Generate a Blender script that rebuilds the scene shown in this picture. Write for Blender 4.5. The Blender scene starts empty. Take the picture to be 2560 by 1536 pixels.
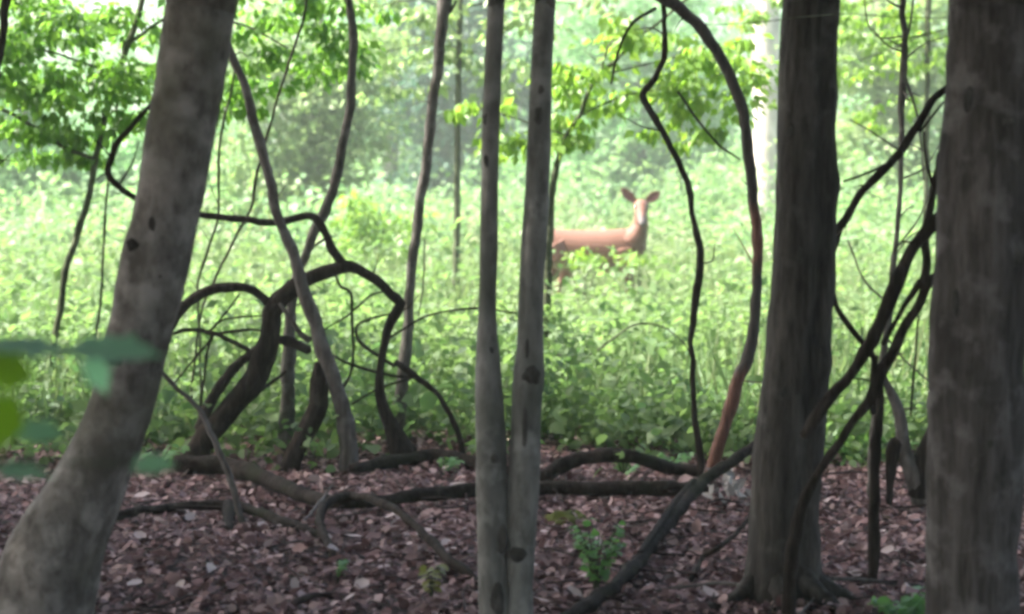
import bpy, math
import numpy as np
from mathutils import Vector

# ------------------------------------------------------------------ camera, world, sun, exposure
sc = bpy.context.scene
col = sc.collection
FPX = 5000.0                      # focal length in photograph pixels (2560 wide)
CAM = np.array((0.0, 0.0, 1.5))
PITCH = math.atan(331 / FPX)
cd = bpy.data.cameras.new('camera'); cam = bpy.data.objects.new('camera', cd); col.objects.link(cam)
cam.location = CAM; cam.rotation_euler = (math.pi / 2 - PITCH, 0, 0)
cd.sensor_width = 36; cd.lens = FPX / 2560 * 36; cd.clip_start = 0.1; cd.clip_end = 1000
cd.dof.use_dof = True; cd.dof.focus_distance = 8.7; cd.dof.aperture_fstop = cd.lens / 1000 / 0.025
sc.camera = cam

SUN_DIR = np.array((-0.60, 0.02, 0.76)); SUN_DIR /= np.linalg.norm(SUN_DIR)
sun_el = math.asin(SUN_DIR[2]); sun_az = math.atan2(SUN_DIR[0], SUN_DIR[1])
w = bpy.data.worlds.new('World'); sc.world = w; w.use_nodes = True
nt = w.node_tree; bg = nt.nodes['Background']
sky = nt.nodes.new('ShaderNodeTexSky'); sky.sky_type = 'NISHITA'; sky.sun_disc = False
sky.sun_elevation = sun_el; sky.sun_rotation = sun_az; sky.dust_density = 5.0; sky.air_density = 0.8; sky.ozone_density = 0.6
nt.links.new(sky.outputs[0], bg.inputs[0]); bg.inputs[1].default_value = 0.13
sd = bpy.data.lights.new('sun', 'SUN'); sun = bpy.data.objects.new('sun', sd); col.objects.link(sun)
sd.energy = 5.0; sd.angle = math.radians(0.6); sd.color = (1.0, 0.95, 0.88)
sun.rotation_euler = Vector(SUN_DIR).to_track_quat('Z', 'Y').to_euler(); sun.location = (-20, 10, 40)

vs = sc.view_settings
vs.view_transform = 'Standard'; vs.look = 'None'; vs.gamma = 1.0; vs.use_curve_mapping = False
vs.exposure = 2.5
sc.render.engine = 'CYCLES'
cy = sc.cycles
cy.use_denoising = True
cy.max_bounces = 8; cy.diffuse_bounces = 4; cy.transmission_bounces = 5; cy.transparent_max_bounces = 6
cy.volume_bounces = 1; cy.sample_clamp_indirect = 6
try:
    cy.pixel_filter_type = 'BLACKMAN_HARRIS'; cy.filter_width = 3.3
except Exception: pass

# ------------------------------------------------------------------ layout helpers
rng = np.random.default_rng(7)
_F = np.array((0, math.cos(PITCH), -math.sin(PITCH))); _U = np.array((0, math.sin(PITCH), math.cos(PITCH)))
def ray(x, y):
    return _F + np.array((1.0, 0, 0)) * (x - 1280) / FPX + _U * (768 - y) / FPX
def P(x, y, d):
    v = ray(x, y); return CAM + v * (d / v[1])
def PG(x, y, z=0.0):
    v = ray(x, y); return CAM + v * ((z - CAM[2]) / v[2])
def gd(y):                     # distance of the ground seen at photograph row y
    return PG(1280, y)[1]

def tag(o, label=None, cat=None, group=None, kind=None):
    if label: o['label'] = label
    if cat: o['category'] = cat
    if group: o['group'] = group
    if kind: o['kind'] = kind
    return o
def empty(name, loc, label, cat, group=None):
    o = bpy.data.objects.new(name, None); col.objects.link(o); o.location = tuple(loc)
    o.empty_display_size = 0.2
    return tag(o, label, cat, group)
def link(name, me, mat=None, parent=None, loc=None):
    o = bpy.data.objects.new(name, me); col.objects.link(o)
    if mat is not None and not me.materials: me.materials.append(mat)
    if parent is not None: o.parent = parent
    if loc is not None: o.location = tuple(loc)
    return o
def mesh_np(name, V, F, smooth=True):
    """V (n,3); F (m,k) with one k for all faces"""
    V = np.asarray(V, np.float32); F = np.asarray(F, np.int32)
    me = bpy.data.meshes.new(name); m, k = F.shape
    me.vertices.add(len(V)); me.vertices.foreach_set('co', V.ravel())
    me.loops.add(m * k); me.loops.foreach_set('vertex_index', F.ravel())
    me.polygons.add(m); me.polygons.foreach_set('loop_start', np.arange(0, m * k, k, dtype=np.int32))
    try: me.polygons.foreach_set('loop_total', np.full(m, k, np.int32))
    except Exception: pass
    me.update(calc_edges=True)
    if smooth: me.polygons.foreach_set('use_smooth', np.ones(m, bool))
    me.validate()
    return me

# smooth value noise, for bumpy trunks and uneven ground
_T = rng.random((32, 32, 32)) * 2 - 1
def vnoise(p):
    p = np.asarray(p, float); i = np.floor(p).astype(int); f = p - i; f = f * f * (3 - 2 * f); r = 0
    for dx in (0, 1):
        for dy in (0, 1):
            for dz in (0, 1):
                wt = (f[..., 0] if dx else 1 - f[..., 0]) * (f[..., 1] if dy else 1 - f[..., 1]) * (f[..., 2] if dz else 1 - f[..., 2])
                r = r + wt * _T[(i[..., 0] + dx) % 32, (i[..., 1] + dy) % 32, (i[..., 2] + dz) % 32]
    return r

def catmull(pts, n_per):
    pts = np.asarray(pts, float)
    e = np.vstack([2 * pts[0] - pts[1], pts, 2 * pts[-1] - pts[-2]]); out = []
    for i in range(1, len(e) - 2):
        n = n_per[i - 1]; t = np.linspace(0, 1, n, endpoint=False)[:, None]
        p0, p1, p2, p3 = e[i - 1], e[i], e[i + 1], e[i + 2]
        out.append(0.5 * (2 * p1 + (p2 - p0) * t + (2 * p0 - 5 * p1 + 4 * p2 - p3) * t ** 2 + (3 * p1 - p0 - 3 * p2 + p3) * t ** 3))
    out.append(pts[-1:]); return np.vstack(out)

def tube(pts, rad, sides=10, step=None, bump=0.06, freq=7.0, lobes=0.0, seed=0.0, knots=(), groove=None, wander=0.0):
    """swept limb through 3-D points with one radius each; uneven like bark"""
    pts = np.asarray(pts, float); rad = np.asarray(rad, float)
    if step is None: step = max(0.012, float(np.mean(rad)) * 0.9)
    n_per = [int(max(2, min(60, np.linalg.norm(pts[i + 1] - pts[i]) / step))) for i in range(len(pts) - 1)]
    c4 = catmull(np.hstack([pts, rad[:, None]]), n_per)
    C = c4[:, :3]; R = np.maximum(c4[:, 3], 0.0015)
    if wander:
        for ax in range(3): C[:, ax] += wander * np.minimum(R, .012) * (vnoise(C * 9 + seed + ax * 7.3) + .6 * vnoise(C * 23 + ax * 3.1))
        R = R * (1 + .10 * vnoise(C * 12 + seed * 2) + .08 * vnoise(C * 31 + 4))
    T = np.gradient(C, axis=0); T /= np.linalg.norm(T, axis=1)[:, None] + 1e-9
    a = np.array((0, 1.0, 0)) if abs(T[0][1]) < 0.9 else np.array((1.0, 0, 0))
    N = np.zeros_like(C); n = np.cross(T[0], a); n /= np.linalg.norm(n); N[0] = n
    for i in range(1, len(C)):
        n = n - T[i] * np.dot(n, T[i]); n /= np.linalg.norm(n) + 1e-9; N[i] = n
    B = np.cross(T, N); th = np.linspace(0, 2 * math.pi, sides, endpoint=False)
    D = N[:, None, :] * np.cos(th)[None, :, None] + B[:, None, :] * np.sin(th)[None, :, None]
    V = C[:, None, :] + D * R[:, None, None]
    q = V * freq + seed
    k = 1 + bump * vnoise(q) + 0.5 * bump * vnoise(q * 2.7 + 5) + 0.8 * bump * vnoise(np.broadcast_to(C[:, None, :] * freq * 0.35 + seed * 3, V.shape))
    if lobes: k = k + lobes * np.cos(th * 3 + seed)[None, :] + lobes * 0.6 * np.cos(th * 5 + seed * 2)[None, :]
    if groove: k = k - groove[1] * np.exp(-((th - groove[0]) / groove[2]) ** 2)[None, :]
    V = C[:, None, :] + D * (R[:, None] * k)[..., None]
    for (kp, kr, kh) in knots:
        dd = np.linalg.norm(V - np.asarray(kp), axis=2)
        V = V + D * (kh * np.exp(-(dd / kr) ** 2))[..., None]
    m = len(C); V = V.reshape(-1, 3)
    i = np.arange(m - 1)[:, None] * sides; j = np.arange(sides)[None, :]; j2 = (j + 1) % sides
    F = np.stack([i + j, i + j2, i + sides + j2, i + sides + j], -1).reshape(-1, 4)
    c0, c1 = len(V), len(V) + 1
    V = np.vstack([V, C[0] - T[0] * R[0] * 0.3, C[-1] + T[-1] * R[-1] * 0.5])
    j = np.arange(sides); j2 = (j + 1) % sides; e = (m - 1) * sides
    caps = np.vstack([np.stack([np.full(sides, c0), j2, j, j], 1), np.stack([np.full(sides, c1), e + j, e + j2, e + j2], 1)])
    return V, F, caps
def tube_mesh(name, *a, origin=(0, 0, 0), **k):
    V, F, caps = tube(*a, **k); V = V - np.asarray(origin)
    me = bpy.data.meshes.new(name)
    me.from_pydata(V.tolist(), [], F.tolist() + [c[:3].tolist() for c in caps])
    me.polygons.foreach_set('use_smooth', np.ones(len(me.polygons), bool)); me.update()
    return me
def px(pts, d, width=True):
    """pixel polyline [(x, y, w[, d])] -> world points and radii"""
    W, R = [], []
    for q in pts:
        dd = q[3] if len(q) > 3 else d
        p = P(q[0], q[1], dd); W.append(p); R.append(q[2] / 2 * dd / FPX)
    return np.array(W), np.array(R)

# leaves: folded blades; tmpl 0 = kite (2 tris), 1 = broad (6 verts, 4 tris)
TM = {0: (np.array([(0, 0, 0), (.42, .34, .07), (1, 0, -.08), (.42, -.34, .07)]), np.array([(0, 3, 2), (0, 2, 1)])),
      1: (np.array([(0, 0, 0), (.22, .30, .06), (.62, .33, .05), (1, 0, -.16), (.62, -.33, .05), (.22, -.30, .06), (.45, 0, -.02)]),
          np.array([(0, 6, 1), (1, 6, 2), (2, 6, 3), (3, 6, 4), (4, 6, 5), (5, 6, 0)]))}
def frames(dirs, ups):
    X = dirs / (np.linalg.norm(dirs, axis=1)[:, None] + 1e-9)
    Z = ups - X * np.sum(ups * X, 1)[:, None]; Z /= np.linalg.norm(Z, axis=1)[:, None] + 1e-9
    return X, np.cross(Z, X), Z
def leaves(base, dirs, ups, size, tm=0, wid=1.0):
    tv, tf = TM[tm]; X, Y, Z = frames(dirs, ups); s = np.asarray(size)[:, None, None]
    wid = np.broadcast_to(np.asarray(wid, float), (len(base),))[:, None, None]
    V = base[:, None, :] + s * (tv[None, :, 0:1] * X[:, None, :] + wid * tv[None, :, 1:2] * Y[:, None, :] + np.minimum(wid, 1.0) * tv[None, :, 2:3] * Z[:, None, :])
    F = tf[None] + (np.arange(len(base)) * len(tv))[:, None, None]
    return V.reshape(-1, 3), F.reshape(-1, 3)
def cat(*vf):
    Vs, Fs, o = [], [], 0
    for V, F in vf: Vs.append(V); Fs.append(F + o); o += len(V)
    return np.vstack(Vs), np.vstack(Fs)
def rdir(n):
    v = rng.normal(size=(n, 3)); return v / np.linalg.norm(v, axis=1)[:, None]
def crown_leaves(centre, rad, n_clump, per, size, flat=0.45, clump=0.45, up=1.0, hollow=0.35, tm=0):
    """clumps of leaves through an ellipsoid, gaps between them"""
    centre = np.asarray(centre, float); rad = np.asarray(rad, float)
    u = rdir(n_clump); r = (hollow + (1 - hollow) * rng.random(n_clump) ** 0.5)[:, None]
    cc = centre + u * r * rad * (1 + 0.15 * rng.normal(size=(n_clump, 1)))
    cs = clump * (0.6 + 0.8 * rng.random(n_clump))
    cid = np.repeat(np.arange(n_clump), per); n = len(cid)
    off = rng.normal(size=(n, 3)) * np.array((1, 1, flat)) * cs[cid][:, None] * 0.6
    base = cc[cid] + off
    base[:, 2] = np.maximum(base[:, 2], 0.03)
    dirs = off + rng.normal(size=(n, 3)) * 0.35 * cs[cid][:, None] + np.array((0, 0, -0.12))
    ups = rdir(n) * 0.8 + np.array((0, 0, up))
    return leaves(base, dirs, ups, size * (0.6 + 0.8 * rng.random(n)), tm), cc

# ------------------------------------------------------------------ materials (all procedural)
def newmat(name):
    m = bpy.data.materials.new(name); m.use_nodes = True; t = m.node_tree; t.nodes.clear()
    out = t.nodes.new('ShaderNodeOutputMaterial'); return m, t, out
def N(t, typ, **kw):
    n = t.nodes.new(typ)
    for k, v in kw.items(): setattr(n, k, v)
    return n
def ramp(t, stops, interp='LINEAR'):
    r = t.nodes.new('ShaderNodeValToRGB'); r.color_ramp.interpolation = interp; e = r.color_ramp.elements
    while len(e) < len(stops): e.new(0.5)
    for el, (p, c) in zip(e, stops): el.position = p; el.color = (*c, 1)
    return r
def mixc(t, fac, a, b, blend='MIX'):
    m = t.nodes.new('ShaderNodeMix'); m.data_type = 'RGBA'; m.blend_type = blend
    for s, v in ((m.inputs[0], fac), (m.inputs[6], a), (m.inputs[7], b)):
        if hasattr(v, 'is_output') or isinstance(v, bpy.types.NodeSocket): t.links.new(v, s)
        elif isinstance(v, (int, float)): s.default_value = v
        else: s.default_value = (*v, 1)
    return m.outputs[2]
def noise(t, vec, scale, detail=5, rough=0.6):
    n = t.nodes.new('ShaderNodeTexNoise'); n.inputs['Scale'].default_value = scale
    n.inputs['Detail'].default_value = detail; n.inputs['Roughness'].default_value = rough
    t.links.new(vec, n.inputs['Vector']); return n.outputs['Fac']
def bark_mat(name, dark, base, light, lichen, patch=(0.52, 0.66), stretch=0.25, fine=38, bump=0.6, moss=None, scar=0.0):
    m, t, out = newmat(name)
    tc = N(t, 'ShaderNodeTexCoord'); mp = N(t, 'ShaderNodeMapping'); mp.inputs['Scale'].default_value = (1, 1, stretch)
    t.links.new(tc.outputs['Object'], mp.inputs['Vector'])
    f1 = noise(t, mp.outputs[0], fine, 7, 0.65); f2 = noise(t, mp.outputs[0], fine * 0.3, 4)
    p1 = noise(t, tc.outputs['Object'], 9, 3, 0.55); p2 = noise(t, tc.outputs['Object'], 3.2, 3, 0.5)
    r = ramp(t, [(0.30, dark), (0.5, base), (0.72, light)]); t.links.new(f1, r.inputs[0])
    r2 = ramp(t, [(0.35, (0.55,) * 3), (0.65, (1.15,) * 3)]); t.links.new(f2, r2.inputs[0])
    c = mixc(t, 1.0, r.outputs[0], r2.outputs[0], 'MULTIPLY')
    lp = ramp(t, [(patch[0], (0,) * 3), (patch[1], (0.8,) * 3)]); t.links.new(p1, lp.inputs[0])
    c = mixc(t, lp.outputs[0], c, lichen)
    if moss:
        mm = ramp(t, [(0.5, (0,) * 3), (0.68, (0.75,) * 3)]); t.links.new(p2, mm.inputs[0]); c = mixc(t, mm.outputs[0], c, moss)
    if scar:
        mp2 = N(t, 'ShaderNodeMapping'); mp2.inputs['Scale'].default_value = (1, 1, .55); mp2.inputs['Location'].default_value = (3.1, 1.7, 5.2); t.links.new(tc.outputs['Object'], mp2.inputs['Vector'])
        f3 = noise(t, mp2.outputs[0], 11, 5, .6); sr = ramp(t, [(.56, (0,) * 3), (.64, (scar,) * 3)]); t.links.new(f3, sr.inputs[0]); c = mixc(t, sr.outputs[0], c, dark)
    b = N(t, 'ShaderNodeBump'); b.inputs['Strength'].default_value = bump; b.inputs['Distance'].default_value = 0.02
    t.links.new(f1, b.inputs['Height'])
    s = N(t, 'ShaderNodeBsdfPrincipled'); s.inputs['Roughness'].default_value = 0.85; s.inputs['Specular IOR Level'].default_value = 0.06
    t.links.new(c, s.inputs['Base Color']); t.links.new(b.outputs[0], s.inputs['Normal']); t.links.new(s.outputs[0], out.inputs[0])
    return m
def stripped_vine_mat(name):
    m, t, out = newmat(name); tc = N(t, 'ShaderNodeTexCoord'); sep = N(t, 'ShaderNodeSeparateXYZ'); t.links.new(tc.outputs['Object'], sep.inputs[0])
    mp = N(t, 'ShaderNodeMapping'); mp.inputs['Scale'].default_value = (1, 1, .12); t.links.new(tc.outputs['Object'], mp.inputs['Vector'])
    f = noise(t, mp.outputs[0], 60, 6); f2 = noise(t, mp.outputs[0], 22, 3)
    a = N(t, 'ShaderNodeMath', operation='MULTIPLY_ADD'); t.links.new(f2, a.inputs[0]); a.inputs[1].default_value = .36; t.links.new(sep.outputs[2], a.inputs[2])
    h = N(t, 'ShaderNodeMath', operation='MULTIPLY_ADD'); t.links.new(a.outputs[0], h.inputs[0]); h.inputs[1].default_value = .5; h.inputs[2].default_value = -.09
    k = (0,) * 3; o = (1,) * 3
    z = ramp(t, [(.04, k), (.06, o), (.25, o), (.30, k), (.49, k), (.55, o), (.66, o), (.71, k)]); t.links.new(h.outputs[0], z.inputs[0])
    dk = ramp(t, [(.3, (.018, .015, .0125)), (.5, (.042, .034, .029)), (.72, (.078, .066, .058))]); t.links.new(f, dk.inputs[0])
    rd = ramp(t, [(.3, (.05, .022, .014)), (.5, (.14, .062, .042)), (.72, (.22, .11, .08))]); t.links.new(f, rd.inputs[0])
    c = mixc(t, z.outputs[0], dk.outputs[0], rd.outputs[0])
    b = N(t, 'ShaderNodeBump'); b.inputs['Strength'].default_value = .8; b.inputs['Distance'].default_value = .008; t.links.new(f, b.inputs['Height'])
    s = N(t, 'ShaderNodeBsdfPrincipled'); s.inputs['Roughness'].default_value = .85
    t.links.new(c, s.inputs['Base Color']); t.links.new(b.outputs[0], s.inputs['Normal']); t.links.new(s.outputs[0], out.inputs[0]); return m
def leaf_mat(name, cols, trans=0.35, rough=0.45, spec=0.4, tcol=None, patch=None, pscale=0.6, patch2=None):
    m, t, out = newmat(name)
    g = N(t, 'ShaderNodeNewGeometry')
    k = len(cols); r = ramp(t, [(i / max(1, k - 1), c) for i, c in enumerate(cols)])
    t.links.new(g.outputs['Random Per Island'], r.inputs[0]); c = r.outputs[0]
    if patch:
        f = noise(t, g.outputs['Position'], pscale, 3); pr = ramp(t, [(0.42, (0,) * 3), (0.6, (0.7,) * 3)]); t.links.new(f, pr.inputs[0])
        c = mixc(t, pr.outputs[0], c, patch)
    if patch2:
        f = noise(t, g.outputs['Position'], pscale * 2.3, 4); pr = ramp(t, [(0.52, (0,) * 3), (0.66, (0.85,) * 3)]); t.links.new(f, pr.inputs[0]); c = mixc(t, pr.outputs[0], c, patch2)
    s = N(t, 'ShaderNodeBsdfPrincipled'); s.inputs['Roughness'].default_value = rough; s.inputs['Specular IOR Level'].default_value = spec
    t.links.new(c, s.inputs['Base Color'])
    if trans > 0:
        tr = N(t, 'ShaderNodeBsdfTranslucent')
        tcn = mixc(t, 1.0, c, tcol or (1.5, 1.5, 0.8), 'MULTIPLY'); t.links.new(tcn, tr.inputs[0])
        mx = N(t, 'ShaderNodeMixShader'); mx.inputs[0].default_value = trans
        t.links.new(s.outputs[0], mx.inputs[1]); t.links.new(tr.outputs[0], mx.inputs[2]); t.links.new(mx.outputs[0], out.inputs[0])
    else: t.links.new(s.outputs[0], out.inputs[0])
    return m

M = {}
M['bark_lean'] = bark_mat('bark_grey_brown_lichen', (.085, .074, .063), (.185, .165, .147), (.255, .23, .208), (.31, .285, .26), (0.5, 0.66), 0.6, 26, 0.8, (.09, .086, .06), .7)
M['bark_twin'] = bark_mat('bark_smooth_grey', (.11, .105, .093), (.20, .192, .174), (.265, .257, .236), (.30, .292, .272), (0.52, 0.7), 0.35, 22, 0.5, (.075, .082, .062), .8)
M['bark_dark'] = bark_mat('bark_dark_furrowed', (.028, .0245, .0215), (.07, .062, .055), (.112, .10, .088), (.12, .112, .10), (0.58, 0.74), 0.16, 40, 0.8)
M['bark_right'] = bark_mat('bark_dark_streaked', (.04, .035, .032), (.092, .081, .075), (.142, .127, .12), (.18, .165, .158), (0.52, 0.68), 0.13, 34, 1.0, None, .6)
M['scar'] = bark_mat('bark_scar', (.04, .037, .032), (.085, .078, .069), (.125, .116, .104), (.12, .11, .10), (0.6, 0.8), 0.5, 60, 0.9)
M['scar_brown'] = bark_mat('bark_scar_brown', (.035, .03, .025), (.07, .06, .052), (.11, .096, .084), (.10, .09, .08), (0.6, 0.8), 0.5, 60, 0.9)
M['bark_sapling'] = bark_mat('bark_sapling', (.07, .065, .055), (.13, .12, .105), (.19, .175, .16), (.22, .21, .19), (0.55, 0.7), 0.3, 40, 0.5)
M['bark_pale'] = bark_mat('bark_pale_dead', (.07, .06, .053), (.125, .11, .099), (.18, .162, .15), (.2, .184, .172), (0.5, 0.7), 0.2, 40, 0.5)
M['vine'] = bark_mat('bark_vine', (.015, .0115, .009), (.035, .027, .022), (.066, .053, .045), (.074, .063, .054), (0.6, 0.75), 0.15, 60, 0.8)
M['vine_red'] = stripped_vine_mat('bark_vine_stripped')
M['log'] = bark_mat('bark_log', (.011, .008, .0065), (.028, .0215, .018), (.055, .043, .037), (.06, .05, .043), (0.56, 0.72), 0.5, 40, 0.9, (.022, .024, .012))
M['log_brown'] = bark_mat('bark_log_brown', (.025, .017, .0155), (.055, .039, .036), (.10, .074, .069), (.11, .085, .08), (0.56, 0.72), 0.5, 40, 0.8)
M['twig_green'] = bark_mat('bark_twig_green', (.04, .05, .028), (.075, .085, .05), (.11, .12, .08), (.12, .12, .09), (0.6, 0.75), 0.3, 60, 0.4)
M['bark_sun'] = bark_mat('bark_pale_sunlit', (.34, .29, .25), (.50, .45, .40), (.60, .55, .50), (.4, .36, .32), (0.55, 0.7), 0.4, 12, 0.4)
M['canopy'] = leaf_mat('leaf_canopy', [(.035, .075, .02), (.05, .10, .025), (.07, .12, .03)], 0.22)
M['maple_shade'] = leaf_mat('leaf_maple', [(.075, .18, .03), (.10, .22, .04), (.14, .26, .06), (.10, .21, .075)], 0.6)
M['leaf_yellow'] = leaf_mat('leaf_yellow_green', [(.11, .22, .035), (.15, .27, .045), (.20, .31, .065), (.10, .20, .05)], 0.55)
M['leaf_pale'] = leaf_mat('leaf_pale_green', [(.16, .25, .09), (.21, .30, .12), (.26, .34, .15), (.12, .21, .07)], 0.48, 0.5, 0.6, (1.3, 1.4, 1.0))
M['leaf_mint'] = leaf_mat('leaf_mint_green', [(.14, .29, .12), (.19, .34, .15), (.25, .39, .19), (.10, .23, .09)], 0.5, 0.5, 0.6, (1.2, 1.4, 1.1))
M['leaf_teal'] = leaf_mat('leaf_blue_green', [(.045, .12, .075), (.065, .15, .095), (.09, .18, .115)], 0.35, 0.5, 0.5, (1.1, 1.3, 1.1))
M['under'] = leaf_mat('leaf_undergrowth', [(.082, .15, .052), (.112, .188, .068), (.145, .222, .082), (.10, .17, .072)], 0.5, 0.6, 0.35, (1.35, 1.45, 1.0), (.145, .21, .085), 0.8, (.058, .12, .05))
M['grass'] = leaf_mat('grass_blades', [(.08, .15, .055), (.11, .18, .07), (.16, .21, .09), (.20, .22, .11)], 0.38, 0.5, 0.4, (1.2, 1.4, 1.0), (.17, .21, .10), 0.35)
M['leaf_bush'] = leaf_mat('leaf_bush', [(.12, .215, .08), (.16, .265, .11), (.215, .31, .145), (.105, .205, .09)], 0.5, 0.55, 0.4, (1.3, 1.4, 0.95), (.15, .27, .13), .25)
M['teal_leaf'] = leaf_mat('leaf_teal_sheen', [(.26, .48, .30), (.30, .52, .34)], 0.55, 0.6, 0.25, (1.0, 1.3, 1.0))
M['lime_leaf'] = leaf_mat('leaf_lime', [(.12, .24, .015), (.15, .28, .02)], 0.45)
M['fern'] = leaf_mat('leaf_fern', [(.10, .24, .07), (.14, .30, .10), (.17, .33, .12)], 0.45)
M['sprout'] = leaf_mat('leaf_sprout', [(.15, .17, .04), (.2, .2, .05)], 0.35)
M['litter'] = leaf_mat('leaf_litter', [(.05, .027, .026), (.13, .074, .071), (.20, .122, .117), (.28, .185, .176), (.46, .34, .325), (.16, .095, .091)], 0.08, 0.85, 0.12, (1, 1, 1))
M['litter_pale'] = leaf_mat('leaf_litter_pale', [(.22, .15, .142), (.38, .29, .27), (.52, .43, .41), (.26, .175, .165)], 0.08, 0.8, 0.15, (1, 1, 1))
M['litter_grey'] = leaf_mat('leaf_litter_grey', [(.3, .28, .26), (.48, .46, .43), (.14, .12, .11)], 0.08, 0.8, 0.15, (1, 1, 1))

def ground_mat():
    m, t, out = newmat('ground_soil')
    tc = N(t, 'ShaderNodeTexCoord'); sep = N(t, 'ShaderNodeSeparateXYZ'); t.links.new(tc.outputs['Object'], sep.inputs[0])
    f = noise(t, tc.outputs['Object'], 14, 8, 0.7); f2 = noise(t, tc.outputs['Object'], 1.3, 3)
    soil = ramp(t, [(0.3, (.03, .02, .018)), (0.55, (.075, .05, .046)), (0.75, (.12, .085, .08))]); t.links.new(f, soil.inputs[0])
    gr = ramp(t, [(0.3, (.04, .06, .02)), (0.6, (.09, .12, .04)), (0.8, (.14, .15, .07))]); t.links.new(f, gr.inputs[0])
    a = N(t, 'ShaderNodeMath', operation='MULTIPLY_ADD'); t.links.new(f2, a.inputs[0]); a.inputs[1].default_value = 5.0; t.links.new(sep.outputs[1], a.inputs[2])
    mr = N(t, 'ShaderNodeMapRange'); mr.inputs[1].default_value = 13.0; mr.inputs[2].default_value = 17.0; t.links.new(a.outputs[0], mr.inputs[0])
    c = mixc(t, mr.outputs[0], soil.outputs[0], gr.outputs[0])
    b = N(t, 'ShaderNodeBump'); b.inputs['Strength'].default_value = 0.9; b.inputs['Distance'].default_value = 0.03; t.links.new(f, b.inputs['Height'])
    s = N(t, 'ShaderNodeBsdfPrincipled'); s.inputs['Roughness'].default_value = 0.95
    t.links.new(c, s.inputs['Base Color']); t.links.new(b.outputs[0], s.inputs['Normal']); t.links.new(s.outputs[0], out.inputs[0]); return m
M['ground'] = ground_mat()
def plain(name, c, rough=0.6, spec=0.4):
    m, t, out = newmat(name); s = N(t, 'ShaderNodeBsdfPrincipled'); s.inputs['Roughness'].default_value = rough
    s.inputs['Specular IOR Level'].default_value = spec
    tc = N(t, 'ShaderNodeTexCoord'); f = noise(t, tc.outputs['Object'], 30, 4)
    r = ramp(t, [(0.3, tuple(x * 0.8 for x in c)), (0.7, tuple(x * 1.15 for x in c))]); t.links.new(f, r.inputs[0])
    t.links.new(r.outputs[0], s.inputs['Base Color']); t.links.new(s.outputs[0], out.inputs[0]); return m
M['eye'] = plain('eye_dark', (.012, .009, .008), 0.15, 0.6); M['nose'] = plain('nose_dark', (.02, .016, .016), 0.4)
M['moss'] = plain('moss_olive', (.075, .085, .02), 0.95, 0.1)
M['web'] = plain('silk', (.5, .5, .5), 0.4)

# ------------------------------------------------------------------ ground
def hgt(x, y):
    x = np.asarray(x, float); y = np.asarray(y, float)
    p = np.stack([x * 0.9, y * 0.9, np.zeros_like(x)], -1)
    far = np.clip((y - 12) / 10, 0, 1)
    return 0.025 * vnoise(p) + 0.012 * vnoise(p * 3.1) + far * 0.06 * vnoise(p * 0.3 + 9)
def grid(xs, ys):
    X, Y = np.meshgrid(xs, ys); Z = hgt(X, Y) - 0.015
    V = np.stack([X, Y, Z], -1).reshape(-1, 3); nx, ny = len(xs), len(ys)
    i = (np.arange(ny - 1)[:, None] * nx + np.arange(nx - 1)[None, :]).reshape(-1)
    return V, np.stack([i, i + 1, i + nx + 1, i + nx], 1)
xs = np.concatenate([np.linspace(-160, -8, 40)[:-1], np.linspace(-8, 8, 160), np.linspace(8, 160, 40)[1:]])
ys = np.concatenate([np.linspace(-160, 2, 40)[:-1], np.linspace(2, 24, 220), np.linspace(24, 160, 60)[1:]])
gV, gF = grid(xs, ys)
ground = link('ground', mesh_np('ground', gV, gF), M['ground']); tag(ground, kind='structure')

# ------------------------------------------------------------------ leaf litter on the ground
def frame_xy(n, d0, d1, spread=1.25, power=1.0):
    d = d0 + (d1 - d0) * rng.random(n) ** power
    return np.stack([(rng.random(n) * 2 - 1) * d * 0.256 * spread, d], 1)
def litter(n, d0, d1, size, spread=1.3):
    xy = frame_xy(n, d0, d1, spread); z = hgt(xy[:, 0], xy[:, 1]) + rng.random(n) * 0.025
    base = np.column_stack([xy, z]); dirs = rdir(n) * np.array((1, 1, 0.35)); ups = rdir(n) * 0.7 + np.array((0, 0, 1.0))
    return leaves(base, dirs, ups, size * (0.5 + 0.9 * rng.random(n)), 1, 0.6 + 0.7 * rng.random(n))
V, F = cat(litter(52000, 4.6, 11.4, .038), litter(5000, 4.6, 12.5, .062))
ll = link('leaf_litter', mesh_np('leaf_litter', V, F), M['litter'], ground); tag(ll, kind='stuff')
def twig_litter(n):
    parts = []
    for k in range(n):
        d = 5.6 + 5.0 * rng.random(); x = (rng.random() * 2 - 1) * d * .28; a = rng.random() * 3.14; L = .08 + .30 * rng.random() ** 2; r = .002 + .004 * rng.random()
        q = [np.array((x + math.cos(a) * L * f + .03 * L * rng.normal(), d + math.sin(a) * L * f + .03 * L * rng.normal(), .03 + .02 * rng.random())) for f in (-.5, -.1, .25, .5)]
        V, F, _ = tube(np.array(q), np.array([r, r, r * .8, r * .5]), sides=5, step=.04, bump=.1); parts.append((V[:-2], F))
    return cat(*parts)
V, F = twig_litter(260)
tl = link('twig_litter', mesh_np('twig_litter', V, F), M['log_brown'], ground); tag(tl, kind='stuff')
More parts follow.
